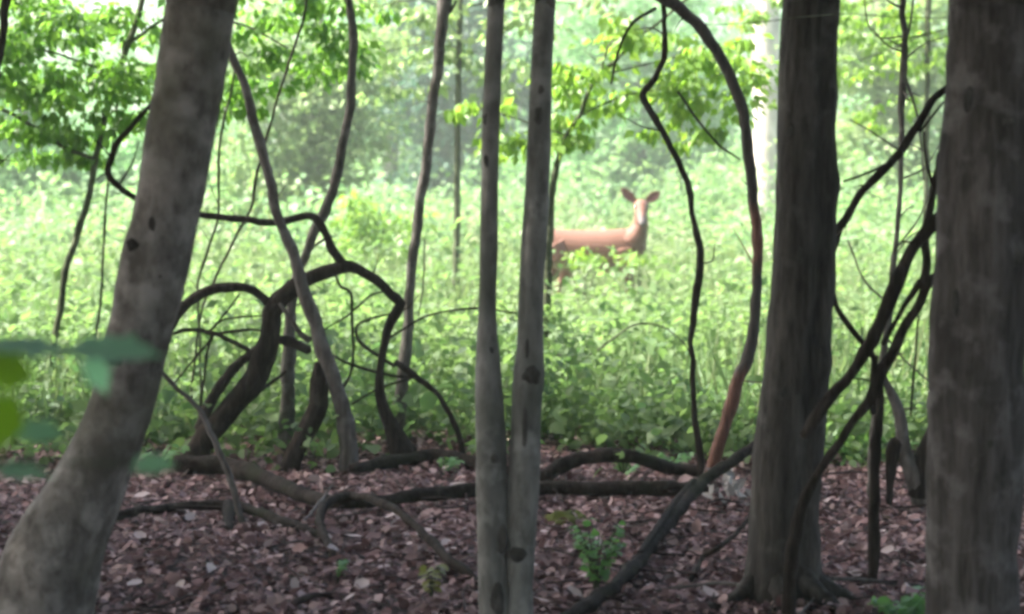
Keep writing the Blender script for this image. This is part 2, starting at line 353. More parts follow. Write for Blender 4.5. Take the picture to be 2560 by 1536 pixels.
# single leaves that show largest: each its own object, six shared shapes
lm = []
for k in range(6):
    tv, tf = TM[1]; v = tv.copy(); v[:, 0] -= 0.5
    v[:, 2] += (0.10 + 0.05 * k) * (v[:, 0] ** 2) * 2 + 0.15 * (k % 3) * v[:, 1] ** 2 * 2 + 0.03 * rng.normal(size=len(v))
    v[:, 1] *= 0.6 + 0.10 * k
    me = mesh_np('leaf', v, tf); me.materials.append(M['litter_pale'] if k % 2 else M['litter']); lm.append(me)
for k in range(270):
    d = 6.9 + 3.0 * rng.random() ** 1.5; x = (rng.random() * 2 - 1) * d * 0.25
    o = link('leaf', lm[k % 6], None, ground, (x, d, float(hgt(x, d)) + 0.03 + 0.012 * rng.random()))
    o.rotation_euler = (rng.normal() * 0.35, rng.normal() * 0.35, rng.random() * 6.28); s = 0.05 + 0.04 * rng.random(); o.scale = (s, s, s)

# ------------------------------------------------------------------ trees
def limbs(root, top, base_z, crown_c, crown_r, n, r0, mat, org):
    for k in range(n):
        a = k * 2.4 + rng.random(); z0 = base_z + (crown_c[2] + crown_r[2] * 0.3 - base_z) * (k + 0.5) / n
        p0 = top(z0); e = np.array(crown_c) + np.array((math.cos(a) * crown_r[0] * .75, math.sin(a) * crown_r[1] * .75, (z0 - crown_c[2]) * .5 + crown_r[2] * .25))
        mid = (p0 + e) / 2 + np.array((0, 0, -0.15)); 
        link('limb', tube_mesh('limb', [p0, mid, e], [r0, r0 * .6, r0 * .2], sides=7, step=0.2, origin=org), mat, root)

def tall_tree(name, label, cat_, stems, d, mat, total, crown_r, nclump, per, seed, sides=26, base_y=None, knots=(), lobes=0.03, bump=0.05, flare=1.3, lean=None, groove=None):
    """stems: list of pixel polylines top->bottom; each is carried up above the frame to its crown"""
    W0, R0 = px(stems[0], d); b = W0[-1].copy()
    org = np.array((b[0], b[1], 0.0)); root = empty(name, org, label, cat_)
    tops = []
    for si, st in enumerate(stems):
        W, R = px(st, d); W, R = W[::-1], R[::-1]        # bottom -> top
        if W[0][2] > 0.02:                               # carry it down into the ground
            g = W[0] + (W[0] - W[1]) / abs(W[0][2] - W[1][2] + 1e-6) * 0.0; g = W[0].copy(); g[0] += (W[0][0] - W[1][0]) * 0.3; g[2] = -0.06
            W = np.vstack([g, W]); R = np.concatenate([[R[0] * flare], R])
        up = (W[-1] - W[-2]); up /= up[2]; L = lean if lean is not None else up * 0.6
        t1 = W[-1] + np.array((up[0] * 1.2, up[1], 1.2)); t2 = t1 + np.array((L[0] * 2, L[1] * 2, 2.5)); t3 = t2 + np.array((L[0], L[1], total - t2[2]))
        nW = len(W); W = np.vstack([W, t1, t2, t3]); R = np.concatenate([R, [R[-1] * .93, R[-1] * .7, R[-1] * .2]])
        k3 = [(P(kx, ky, d) + np.array((0, -0.06, 0)), kr * d / FPX, kh * d / FPX) for (kx, ky, kr, kh) in knots] if si == 0 else []
        link('trunk' if len(stems) == 1 else 'stem', tube_mesh('trunk', W, R, sides=sides, step=0.03, bump=bump, freq=9, lobes=lobes, seed=seed + si, origin=org, knots=k3, groove=groove), mat, root)
        tops.append((W, R))
    W, R = tops[0]; t2, t3 = W[-2], W[-1]
    cc = np.array((t2[0] * .6 + t3[0] * .4, t2[1] * .6 + t3[1] * .4, (total + 4.0) / 2 + 0.4)); cr = np.array((crown_r, crown_r, (total - 3.4) / 2))
    top = lambda z: np.array([np.interp(z, W[:, 2], W[:, i]) for i in range(3)])
    limbs(root, top, 3.8, cc, cr, 5, float(R[-3]) * .45, mat, org)
    (V, F), _ = crown_leaves(cc - org, cr, nclump, per, .15, clump=.75)
    link('crown', mesh_np('crown', V, F), M['canopy'], root)
    return root

t_lean = tall_tree('leaning_tree', 'thick grey-brown trunk leaning right at the left edge, blotched with pale lichen', 'tree',
    [[(520, -60, 178), (506, 0, 178), (476, 180, 172), (446, 350, 166), (418, 520, 165), (380, 690, 166), (343, 850, 166), (303, 1010, 160), (228, 1200, 178), (135, 1390, 236), (100, 1536, 262), (75, 1680, 290)]],
    5.9, M['bark_lean'], 10.5, 2.9, 300, 42, 1.3, 30, knots=[(330, 610, 40, 9), (395, 690, 34, 7), (120, 1300, 60, 14)], lean=np.array((0.1, -0.1, 1)))
t_twin = tall_tree('twin_stem_tree', 'slender grey tree whose two parallel stems rise from one base, centre of frame', 'tree',
    [[(1245, -60, 42), (1241, 0, 43), (1234, 140, 43), (1227, 300, 46), (1224, 440, 43), (1222, 620, 45), (1218, 780, 46), (1219, 880, 58), (1221, 960, 68), (1226, 1080, 76), (1230, 1250, 80), (1232, 1420, 78), (1236, 1536, 80), (1238, 1640, 88)],
     [(1366, -60, 52), (1363, 0, 53), (1354, 150, 54), (1349, 300, 57), (1345, 420, 60), (1339, 540, 64), (1329, 700, 64), (1325, 850, 66), (1322, 930, 78), (1315, 1040, 74), (1309, 1200, 78), (1302, 1350, 74), (1298, 1450, 70), (1296, 1536, 74), (1292, 1640, 84)]],
    6.5, M['bark_twin'], 10, 2.8, 280, 42, 2.7, 22, knots=[(1220, 300, 22, 8), (1213, 400, 14, 9), (1222, 900, 30, 8), (1212, 40, 14, 9), (1330, 930, 30, 10)], lobes=0.02, bump=0.035, flare=1.15)
t_mid = tall_tree('dark_tree', 'dark straight furrowed trunk right of the curved vine, groove down its right side', 'tree',
    [[(2030, -60, 136), (2027, 0, 138), (2018, 200, 147), (2014, 400, 148), (2015, 520, 152), (2006, 700, 160), (1995, 850, 166), (1980, 1030, 168), (1964, 1200, 174), (1958, 1350, 180), (1957, 1460, 196), (1957, 1520, 214)]],
    6.95, M['bark_dark'], 11, 3.0, 300, 42, 4.1, 28, knots=[(2098, 465, 34, 20), (2066, 905, 30, 12), (1905, 730, 30, 8)], lobes=0.03, flare=1.15, groove=(2.05, .22, .22))
t_right = tall_tree('broad_tree', 'broad dark trunk streaked with grey lichen filling the right edge of frame', 'tree',
    [[(2492, -60, 226), (2490, 0, 226), (2484, 220, 228), (2466, 400, 236), (2462, 520, 234), (2456, 700, 236), (2444, 850, 238), (2440, 1030, 232), (2434, 1200, 232), (2430, 1400, 224), (2430, 1536, 226), (2428, 1660, 250)]],
    5.9, M['bark_right'], 11, 3.0, 300, 42, 5.6, 30, knots=[(2524, 305, 22, 12), (2545, 660, 40, 12), (2360, 640, 40, 6)], lobes=0.05, flare=1.2)

def knot(root, x, y, w_px, h_px, d, mat, proud=.35, r_px=0):
    """dark scar or branch knot sunk into the camera side of a trunk"""
    dd = d - r_px * d / FPX; c = P(x, y, dd) - np.array(root.location); s = dd / FPX; a, b = w_px / 2 * s, h_px / 2 * s; e = min(a, b) * proud
    V, F = [], []; nu, nv = 8, 12
    for i in range(nu + 1):
        u = math.pi * i / nu
        for j in range(nv):
            v = 2 * math.pi * j / nv; V.append((math.sin(u) * math.cos(v) * a, -math.sin(u) * math.sin(v) * e, math.cos(u) * b))
    V = np.array(V); V *= (1 + .35 * vnoise(V * (2.2 / max(a, b)) + x * .37))[:, None]; V += c
    for i in range(nu):
        for j in range(nv): F.append((i * nv + j, i * nv + (j + 1) % nv, (i + 1) * nv + (j + 1) % nv, (i + 1) * nv + j))
    link('knot', mesh_np('knot', V, np.array(F)), mat, root)
for q in [(1222, 893, 30, 44, 28), (1332, 938, 46, 48, 38), (1312, 1070, 13, 100, 40), (1256, 1350, 24, 70, 38), (1294, 1388, 52, 34, 36), (1246, 1500, 40, 90, 40), (1222, 300, 30, 30, 20), (1216, 402, 16, 28, 21), (1345, 290, 20, 46, 27), (1238, 1150, 22, 26, 40), (1318, 880, 9, 70, 34), (1352, 225, 16, 22, 27)]:
    knot(t_twin, *q[:4], 6.5, M['scar'], .3, q[4])
for q in [(330, 612, 30, 34, 78), (392, 690, 22, 20, 82), (300, 905, 60, 26, 78), (455, 300, 26, 30, 82), (420, 470, 40, 18, 80), (382, 560, 24, 40, 82)]:
    knot(t_lean, *q[:4], 5.9, M['scar_brown'], .22, q[4])
for q in [(2522, 305, 34, 26, 112), (2536, 640, 40, 80, 105), (2420, 250, 24, 60, 110), (2390, 760, 20, 70, 104), (2470, 1120, 30, 40, 114)]:
    knot(t_right, *q[:4], 5.9, M['scar'], .22, q[4])
for q in [(1975, 330, 18, 26, 70), (2000, 640, 16, 40, 78), (1960, 980, 16, 30, 82)]:
    knot(t_mid, *q[:4], 6.95, M['scar'], .22, q[4])

for k, (a, L, r0) in enumerate([(-2.75, .24, .034), (-1.8, .16, .036), (-.95, .22, .034), (-.3, .20, .03)]):
    u = np.array((math.cos(a), math.sin(a), 0)); o = np.array(t_mid.location)
    pts = [u * .05 + np.array((0, 0, .16)), u * .13 + np.array((0, 0, .075)), u * (.13 + L * .45) + np.array((.02, 0, .022)), u * (.13 + L) + np.array((-.02, .03, -.02))]
    link('root', tube_mesh('root', pts, [r0, r0 * .95, r0 * .6, r0 * .25], sides=9, step=.03, bump=.12, wander=.5), M['bark_dark'], t_mid)
# neighbouring forest trees around the camera: their crowns make the shade under which the picture was taken
def copy_tree(root, loc, rz, s, label):
    r = root.copy(); col.objects.link(r); r.location = loc; r.rotation_euler = (0, 0, rz); r.scale = (s, s, s)
    r.name = 'forest_tree'; r['label'] = label; r['group'] = 'forest trees beside and behind the camera'
    for ch in list(root.children):
        c = ch.copy(); col.objects.link(c); c.parent = r
    return r
ring = [(-6.6, 8.6), (-5.4, 8.2), (-7.6, 6.2), (-5.2, 4.0), (-9.2, 8.4), (-3.0, .4), (3.6, 1.2), (6.3, 5.0), (6.4, 8.6), (-7.8, 1.0), (0.2, -3.4), (-5.0, -3.8), (5.2, -3.6), (9.2, 2.6), (9.8, 7.4), (-10.6, 4.6), (-12.4, 6.4),
        (-1.8, -8.2), (3.2, -8.0), (-7.2, -8.6), (8.2, -8.4), (-11.5, -3.0), (11.5, -2.0), (-13.8, 1.6), (13.4, 5.4), (0.6, -13.0), (6.0, -13.4), (-5.2, -13.2), (12.6, -7.4), (-12.4, -8.6), (2.4, -1.0), (-2.6, -1.6), (13.2, 9.2)]
for k, (x, y) in enumerate(ring):
    copy_tree((t_mid, t_right, t_twin, t_mid)[k % 4], (x, y, 0), k * 1.7, 0.9 + 0.25 * rng.random(),
              'tall leafy forest tree beside the camera, outside the picture')

# --------------------------------------------------------------- saplings and vines by pixel polyline at their own depth
def wood(name, label, cat_, mat, d, main, branches=(), sides=12, bump=0.08, part='stem', spurs=4, group=None):
    """a woody thing standing at distance d: a main stem and its branches"""
    W, R = px(main, d); lo = W[np.argmin(W[:, 2])]
    org = np.array((lo[0], lo[1], max(0.0, lo[2] if lo[2] > .3 else 0.0))); root = empty(name, org, label, cat_, group)
    link(part, tube_mesh(part, W, R, sides=sides, bump=bump * 1.5, freq=16, seed=abs(main[0][0]) * .013, origin=org, wander=.5), mat, root)
    for q in range(spurs):                               # short dead side twigs
        k = rng.integers(0, len(W) - 1); f = rng.random(); p = W[k] * (1 - f) + W[k + 1] * f; t = W[k + 1] - W[k]; t /= np.linalg.norm(t)
        if p[2] < .12: continue
        dv = np.cross(t, rdir(1)[0]); dv = dv / np.linalg.norm(dv) + t * .6 * rng.normal() + np.array((0, 0, .25)); ln = .05 + .16 * rng.random(); r0 = min(.0045, R[k] * .35)
        link('twig', tube_mesh('twig', [p, p + dv * ln * .5 + rng.normal(size=3) * .012, p + dv * ln + rng.normal(size=3) * .02], [r0, r0 * .8, r0 * .4], sides=5, step=.03, origin=org), mat, root)
    for br in branches:
        bm = mat
        if isinstance(br, tuple): bm, br = br
        W2, R2 = px(br, d)
        link('branch', tube_mesh('branch', W2, R2, sides=7 if R2.max() < .02 else 10, bump=bump * 1.4, freq=16, seed=br[0][1] * .017, origin=org, wander=.5), bm, root)
    return root, org

dB = 10.2
wood('dead_arching_tree', 'black crooked dead tree bending over in an arch left of centre', 'dead tree', M['vine'], dB + .15,
  [(470, 1165, 70), (520, 1085, 62), (579, 1018, 58), (646, 931, 60), (676, 828, 54), (688, 765, 52), (748, 710, 44), (800, 686, 36), (835, 674, 34), (876, 669, 30), (938, 700, 26), (975, 735, 25), (999, 758, 26), (984, 790, 26), (968, 828, 22), (950, 920, 22), (953, 1002, 26), (975, 1060, 40), (1000, 1110, 60), (1015, 1150, 75)],
  [[(425, 820, 26), (446, 782, 26), (492, 741, 24), (554, 721, 25), (620, 723, 25), (660, 746, 26), (690, 775, 30)],
   [(500, 1075, 30), (513, 1033, 26), (569, 941, 26), (630, 884, 24), (687, 854, 24), (728, 856, 26), (775, 875, 26)],
   [(470, 536, 17), (500, 538, 18), (590, 548, 18), (690, 556, 20), (735, 546, 19), (775, 541, 18), (800, 556, 20), (822, 602, 22), (848, 645, 24), (870, 668, 26)],
   [(985, 905, 16), (1030, 935, 17), (1080, 972, 15), (1120, 1030, 14), (1145, 1080, 16), (1160, 1140, 16)],
   [(590, 1000, 8), (630, 990, 9), (680, 955, 9), (715, 930, 7)],
   [(425, 835, 9), (470, 826, 11), (520, 832, 13), (570, 848, 12), (610, 870, 12), (640, 890, 14)],
   [(545, 836, 8), (590, 826, 8), (640, 826, 7), (665, 832, 6)],
   [(530, 838, 9), (519, 875, 8), (510, 950, 7), (498, 1040, 6)], [(526, 850, 7), (480, 905, 6), (430, 965, 5)],
   [(522, 830, 7), (560, 800, 6), (640, 790, 5), (665, 786, 5)], [(526, 826, 6), (575, 770, 5), (600, 735, 4)],
   [(836, 684, 7), (850, 716, 7), (878, 738, 8), (882, 820, 7), (880, 920, 7), (856, 972, 8)],
   [(970, 728, 6), (930, 738, 6), (895, 765, 6), (862, 795, 5), (805, 828, 5)],
   [(975, 785, 6), (925, 798, 7), (893, 815, 7), (896, 850, 9), (935, 884, 9), (985, 916, 10)],
   [(825, 888, 6), (880, 912, 7), (960, 934, 7), (1030, 945, 8)],
   [(965, 850, 6), (1010, 822, 6), (1040, 803, 6), (1100, 782, 6), (1190, 771, 6), (1290, 782, 5)],
   [(1030, 945, 6), (950, 970, 5), (880, 1010, 5)]], sides=14, part='trunk')
wood('leaning_sapling', 'grey-brown sapling leaning left behind the black dead arch', 'sapling', M['bark_pale'], dB - .1,
  [(545, 40, 20), (575, 130, 21), (610, 215, 22), (640, 320, 23), (672, 440, 25), (692, 531, 25), (733, 634, 29), (758, 726, 31), (789, 813, 36), (812, 890, 40), (838, 966, 40), (861, 1043, 42), (871, 1120, 46), (875, 1185, 58)],
  [(M['vine'], [(800, 905, 30), (800, 950, 44), (789, 1033, 46), (748, 1110, 46), (712, 1195, 52)]), [(775, 850, 18), (745, 830, 14), (700, 760, 10)]], sides=16)
wood('brown_sapling', 'thin brown sapling rising from the knot of the dead arch to the top edge', 'sapling', M['bark_sapling'], dB + .35,
  [(865, -40, 20), (872, 0, 20), (882, 100, 22), (877, 240, 20), (852, 400, 24), (818, 515, 26), (795, 560, 26), (762, 640, 22), (740, 690, 24), (728, 760, 26), (722, 900, 34), (720, 1020, 38), (715, 1120, 46)],
  [[(768, 628, 7), (800, 605, 7), (830, 590, 5)]], sides=12)
wood('straight_sapling', 'straight grey-brown sapling just left of the twin grey stems', 'sapling', M['bark_sapling'], 10.9,
  [(1122, -50, 30), (1112, 0, 30), (1098, 130, 28), (1082, 260, 27), (1066, 400, 27), (1050, 520, 27), (1036, 620, 26), (1026, 720, 26), (1016, 850, 27), (1004, 960, 32), (998, 1060, 38), (994, 1128, 48)],
  [[(1110, 45, 10), (1125, 30, 8), (1140, 5, 6)], [(1062, 600, 4), (1058, 700, 4), (1048, 790, 4)]], sides=14)
wood('curved_vine', 'thick vine curving down from the top to the log pile, reddish stripped bark', 'vine', M['vine_red'], 9.4,
  [(1600, -50, 30), (1655, -5, 32), (1700, 22, 32), (1770, 95, 30), (1815, 170, 29), (1850, 255, 28), (1868, 340, 27), (1876, 425, 27), (1885, 520, 28), (1893, 600, 29), (1894, 680, 28), (1887, 790, 30), (1876, 870, 32), (1852, 935, 32), (1836, 990, 34), (1808, 1070, 33), (1785, 1150, 34), (1765, 1225, 36)],
  [(M['vine'], [(1640, 20, 9), (1580, 60, 8), (1545, 130, 7), (1528, 210, 5)])], sides=14)
wood('kinked_vine', 'thin dark vine with a sharp kink hanging right of the deer', 'vine', M['vine'], 9.6,
  [(1660, -20, 14), (1663, 70, 14), (1660, 130, 16), (1640, 190, 15), (1608, 240, 17), (1642, 305, 17), (1690, 390, 16), (1720, 460, 17), (1728, 530, 16), (1750, 620, 19), (1752, 660, 19), (1742, 720, 20), (1735, 780, 18), (1728, 850, 15), (1730, 930, 13), (1737, 1040, 16), (1752, 1140, 20), (1758, 1195, 22)],
  [[(1694, 230, 7), (1740, 295, 6), (1800, 365, 6), (1850, 400, 5)]], sides=10)

# cluster of vines between the two right-hand trunks
wood('twiggy_sapling', 'thin straight sapling between the two dark right-hand trunks', 'sapling', M['bark_sapling'], 8.9,
  [(2250, -40, 15), (2256, 0, 16), (2262, 100, 17), (2256, 250, 19), (2256, 350, 14), (2250, 500, 13), (2240, 620, 13), (2228, 730, 16), (2212, 860, 18), (2196, 960, 20), (2186, 1060, 22), (2180, 1240, 28)],
  [[(2258, 120, 7), (2275, 60, 6), (2285, -20, 5)], [(2258, 90, 5), (2200, 95, 3), (2170, 60, 4), (2160, -20, 4)], [(2255, 130, 5), (2215, 110, 4), (2180, 70, 4)],
   [(2262, 190, 8), (2285, 260, 6), (2300, 330, 5), (2310, 450, 5)], [(2256, 20, 8), (2225, 5, 6), (2200, -20, 5)],
   [(2254, 380, 5), (2180, 330, 4), (2125, 300, 3)], [(2262, 150, 5), (2310, 110, 4), (2370, 90, 3)], [(2252, 450, 5), (2310, 420, 4), (2350, 360, 3)], [(2225, 760, 6), (2160, 700, 5), (2120, 600, 4)], [(2215, 840, 6), (2260, 900, 5), (2330, 960, 4)], [(2240, 620, 5), (2300, 540, 4), (2340, 420, 3)]], spurs=10)
wood('diagonal_vine', 'dark vine running diagonally from the right trunk down to the middle dark trunk', 'vine', M['vine'], 7.3,
  [(2400, 190, 18), (2370, 218, 19), (2330, 252, 20), (2292, 318, 20), (2250, 380, 21), (2200, 432, 20), (2140, 500, 20), (2100, 565, 22), (2082, 610, 22), (2074, 680, 18), (2086, 750, 12), (2112, 795, 13), (2160, 862, 15), (2185, 900, 16), (2200, 1000, 20), (2190, 1140, 26), (2180, 1460, 30)],
  [[(2108, 454, 6), (2180, 428, 6), (2245, 392, 7)], [(2300, 330, 7), (2340, 280, 6), (2360, 255, 5)]])
wood('braided_vine', 'thickest of the dark vines twisting between the right-hand trunks', 'vine', M['vine'], 6.6,
  [(2420, 470, 26), (2370, 520, 28), (2310, 590, 32), (2270, 640, 34), (2235, 715, 36), (2212, 780, 37), (2192, 830, 38), (2172, 870, 36), (2132, 930, 32), (2090, 982, 30), (2050, 1030, 30), (2010, 1090, 30)],
  [[(2350, 380, 16), (2338, 450, 18), (2322, 520, 20), (2308, 595, 22), (2318, 660, 22), (2310, 720, 24)],
   [(2380, 640, 20), (2330, 700, 22), (2296, 765, 24), (2245, 850, 25), (2205, 930, 30), (2180, 990, 30), (2130, 1060, 24), (2070, 1150, 24), (2010, 1250, 28), (1980, 1400, 34), (1975, 1560, 40)],
   [(2300, 700, 16), (2255, 780, 14), (2205, 860, 14)], [(2186, 890, 22), (2182, 960, 20), (2180, 1036, 18)],
   [(2296, 790, 7), (2288, 900, 7), (2276, 1040, 6)], [(2312, 330, 10), (2316, 400, 8), (2330, 470, 10)]], sides=12)
wood('grey_broken_sapling', 'short bent grey sapling with a dark stub at the foot of the right trunk', 'sapling', M['bark_pale'], 8.9,
  [(2205, 930, 12), (2225, 980, 22), (2248, 1040, 27), (2254, 1095, 34), (2268, 1150, 40), (2290, 1205, 44), (2306, 1260, 50)],
  [(M['vine'], [(2272, 1100, 24), (2240, 1110, 40), (2230, 1160, 36), (2226, 1215, 22), (2212, 1290, 15), (2170, 1370, 14), (2140, 1440, 13), (2090, 1500, 10, 7.4)]),
   (M['vine'], [(2338, 1060, 30), (2320, 1120, 46), (2306, 1180, 56), (2300, 1240, 60)])])
# left side thin stems
wood('dark_thin_vine', 'hair-thin dark vine slanting from the top edge behind the leaning sapling', 'vine', M['vine'], 11.2,
  [(770, -20, 6), (757, 53, 7), (729, 140, 8), (697, 238, 7), (673, 322, 7), (641, 438, 8), (627, 519, 7), (582, 608, 7), (533, 706, 6), (500, 800, 6), (470, 1080, 7)])
wood('upright_thin_vine', 'hair-thin upright vine close to the right side of the leaning trunk', 'vine', M['twig_green'], 10.8,
  [(592, 150, 6), (575, 240, 7), (550, 350, 7), (547, 450, 7), (544, 545, 7), (526, 608, 7), (500, 685, 7), (494, 740, 7), (500, 860, 6), (505, 1110, 7)])
wood('bent_branch', 'crooked brown vine looping out from the left side of the leaning trunk', 'vine', M['vine'], 6.3,
  [(420, 225, 12), (375, 268, 14), (330, 318, 15), (291, 368, 17), (276, 405, 16), (272, 436, 17), (300, 470, 16), (336, 492, 16), (390, 520, 16)])
wood('slim_sapling', 'dark thin trunk in the top left corner', 'sapling', M['vine'], 9.0,
  [(20, -40, 22), (12, 30, 22), (2, 120, 20), (-25, 300, 22), (-70, 700, 26), (-110, 1280, 32)])

# ------------------------------------------------------------------ logs and sticks lying on the ground
def log(name, label, mat, pts, cat_='log', branches=(), sides=14, bump=0.1):
    """pts: (x, y, width px, height of its centre above ground or None)"""
    def conv(pp):
        W, R = [], []
        for q in pp:
            x, y, wd = q[:3]; d = gd(y); r = wd / 2 * d / FPX
            wd *= 1.02; r *= 1.02; z = q[3] if len(q) > 3 else r * 0.95 + 0.015
            p = PG(x, y, z); W.append(p); R.append(wd / 2 * p[1] / FPX)
        return np.array(W), np.array(R)
    W, R = conv(pts); m = W[len(W) // 2]; org = np.array((m[0], m[1], 0.0)); root = empty(name, org, label, cat_)
    link('trunk' if cat_ == 'log' else 'stem', tube_mesh('log', W, R, sides=sides, bump=bump * 1.6, freq=14, seed=pts[0][0] * .01, origin=org, wander=.45), mat, root)
    for br in branches:
        W2, R2 = conv(br); link('branch', tube_mesh('branch', W2, R2, sides=8, bump=bump, freq=14, origin=org), mat, root)
log('fallen_log', 'long dark log lying across the litter behind the twin stems', M['log'],
    [(440, 1160, 44), (520, 1162, 46), (596, 1172, 44), (683, 1204, 38), (771, 1242, 34), (858, 1256, 32), (950, 1252, 32), (1050, 1238, 34), (1183, 1226, 34), (1351, 1221, 36), (1481, 1222, 38), (1620, 1222, 36), (1709, 1222, 34), (1760, 1215, 34)])
log('fallen_log', 'mossy black log at the edge of the green undergrowth, behind the longer log', M['log'],
    [(880, 1172, 24), (955, 1158, 32), (1020, 1148, 36), (1078, 1142, 40), (1140, 1150, 36), (1190, 1160, 34), (1300, 1185, 30), (1355, 1192, 34), (1411, 1160, 40, .10), (1470, 1143, 34, .13), (1540, 1139, 34, .14), (1621, 1155, 32, .10), (1709, 1175, 30), (1780, 1178, 28)])
log('fallen_branch', 'dark branch lying on the litter right of the leaning trunk', M['log'],
    [(250, 1296, 22), (291, 1288, 24), (420, 1270, 24), (561, 1264, 26), (613, 1270, 26), (701, 1301, 24), (771, 1326, 22), (820, 1348, 14)], 'branch', [[(575, 1268, 40, .03), (572, 1300, 34, .02), (570, 1330, 20, .01)]])
log('curved_log', 'heavy dark vine log sweeping from bottom centre up to the curved vine', M['log'],
    [(1400, 1556, 34), (1450, 1525, 36), (1520, 1478, 37), (1590, 1410, 35), (1650, 1335, 33), (1700, 1270, 32, .08), (1745, 1215, 33, .12), (1790, 1180, 32, .16), (1840, 1146, 30, .20), (1895, 1112, 29, .24), (1960, 1080, 26, .28)], 'log',
    [[(1600, 1385, 18, .06), (1650, 1310, 18, .08), (1690, 1255, 20, .10), (1735, 1205, 20, .14)]])
def hoop(name, label, mat, d0, pts, cat_='vine', sides=10):
    W, R = px(pts, d0); m = W[np.argmin(W[:, 2])]; org = np.array((m[0], m[1], 0.0)); root = empty(name, org, label, cat_)
    link('stem', tube_mesh('stem', W, R, sides=sides, bump=.13, freq=16, origin=org, wander=.5), mat, root); return root, org
hoop('arched_vine', 'dark vine arching over the litter towards the twin stems', M['vine'], 7.8,
    [(850, 1420, 20, 7.62), (832, 1392, 21, 7.7), (808, 1340, 23, 7.9), (802, 1290, 24, 8.2), (826, 1254, 24, 8.4), (880, 1242, 23, 8.5), (940, 1252, 22, 8.3), (1010, 1290, 22, 8.0), (1075, 1350, 24, 7.7), (1130, 1405, 26, 7.4), (1190, 1450, 28, 7.3), (1230, 1500, 26, 7.05)])
hoop('leaning_stick', 'thin grey stick leaning across the black tangle, foot in the litter', M['bark_pale'], 8.3,
    [(395, 925, 10), (440, 970, 12), (494, 1020, 14), (533, 1093, 15), (575, 1191, 16), (596, 1268, 16), (622, 1352, 16)], 'stick', 8)
hoop('leaning_stick', 'short pale stick propped on the long log left of the twin stems', M['bark_pale'], 8.5,
    [(830, 1212, 7, 8.9), (790, 1268, 8, 8.7), (755, 1310, 8, 8.4), (722, 1350, 7, 8.2)], 'stick', 7)
hoop('hooped_vine', 'dark vine hoop at the bottom edge left of the twin stems', M['log_brown'], 6.9,
    [(705, 1540, 16, 6.85), (745, 1502, 18, 6.9), (800, 1487, 19, 7.0), (860, 1494, 19, 7.0), (905, 1530, 18, 6.85), (930, 1565, 16, 6.6)])
log('long_twig', 'pale crooked twig lying in front of the dark trunk foot', M['bark_pale'],
    [(1640, 1478, 7, .03), (1720, 1466, 9, .04), (1800, 1458, 9, .05), (1880, 1466, 10, .06), (1935, 1462, 11, .07), (1965, 1448, 10, .07), (2060, 1448, 10, .06), (2140, 1448, 10, .05), (2240, 1458, 9, .03), (2300, 1462, 6, .02)], 'twig',
    [[(1940, 1460, 6, .06), (1936, 1500, 5, .04), (1920, 1545, 5, .02)], [(2065, 1450, 6, .06), (2040, 1490, 6, .05), (1990, 1545, 6, .03)], [(1966, 1448, 6, .07), (2080, 1405, 4, .03)]], sides=8)
hoop('dark_stick', 'dark forked stick stuck in the litter left of the dark trunk', M['vine'], 7.4,
    [(1900, 1270, 8, 7.9), (1858, 1316, 12, 7.7), (1800, 1366, 14, 7.5), (1756, 1392, 12, 7.5), (1735, 1436, 14, 7.35), (1722, 1460, 10, 7.3)], 'stick', 8)
hoop('thin_bow_twig', 'thin green twig bowed over the undergrowth below the deer', M['twig_green'], 11.5,
    [(1375, 878, 4), (1400, 888, 5), (1470, 888, 5), (1530, 850, 5), (1580, 815, 5), (1630, 811, 5), (1680, 832, 4), (1730, 900, 4), (1760, 1085, 4)], 'twig', 6)

# ------------------------------------------------------------------ understorey trees with leaves in view
def leafy(name, label, cat_, trunkmat, leafmat, d, main, blobs, size, branches=(), tm=0, group=None, sides=10):
    """small tree: pixel trunk + leaf clumps [(x, y, rx px, ry px, n_clump, per)] at distance d"""
    root, org = wood(name, label, cat_, trunkmat, d, main, branches, sides, part='trunk', group=group)
    parts = []
    for q in blobs:
        x, y, rx, ry, nc, per = q[:6]; dd = q[6] if len(q) > 6 else d
        c = P(x, y, dd); s = dd / FPX
        (V, F), _ = crown_leaves(c, (rx * s, max(rx, ry) * s * .9, ry * s), nc, per, size, clump=min(rx, ry) * s * .55, flat=.4, hollow=.1, tm=tm)
        parts.append((V, F))
    V, F = cat(*parts)
    link('crown', mesh_np('crown', V - org, F), leafmat, root); return root
leafy('young_maple', 'young maple with layered deep green leaves behind the leaning trunk, top left', 'tree', M['twig_green'], M['maple_shade'], 12.2,
  [(400, -150, 16), (356, 0, 15), (333, 75, 15), (280, 230, 15), (240, 400, 16), (217, 510, 17), (168, 668, 18), (140, 825, 18), (105, 980, 19), (92, 1062, 22)],
  [(180, 60, 260, 90, 28, 36), (120, 200, 250, 90, 22, 36), (330, 180, 200, 90, 16, 36), (60, 330, 210, 60, 10, 34), (250, 300, 170, 60, 8, 30),
   (650, 40, 200, 80, 16, 34), (720, 170, 190, 70, 11, 32), (600, 240, 140, 60, 7, 32), (860, 30, 130, 60, 7, 30), (420, -90, 480, 60, 14, 30), (40, 120, 160, 120, 16, 30), (480, 260, 160, 90, 8, 28), (800, 110, 150, 80, 8, 28), (130, 380, 180, 50, 8, 28)], .062,
  [[(242, 402, 10), (160, 368, 12), (90, 318, 10), (-20, 260, 8)], [(320, 110, 10), (440, 40, 9), (600, 60, 7), (720, 120, 5)], [(295, 190, 8), (160, 140, 7), (40, 110, 5)],
   [(310, 100, 6), (285, 330, 6), (272, 440, 6), (262, 560, 7), (250, 760, 7), (236, 880, 7), (228, 1055, 8)]])
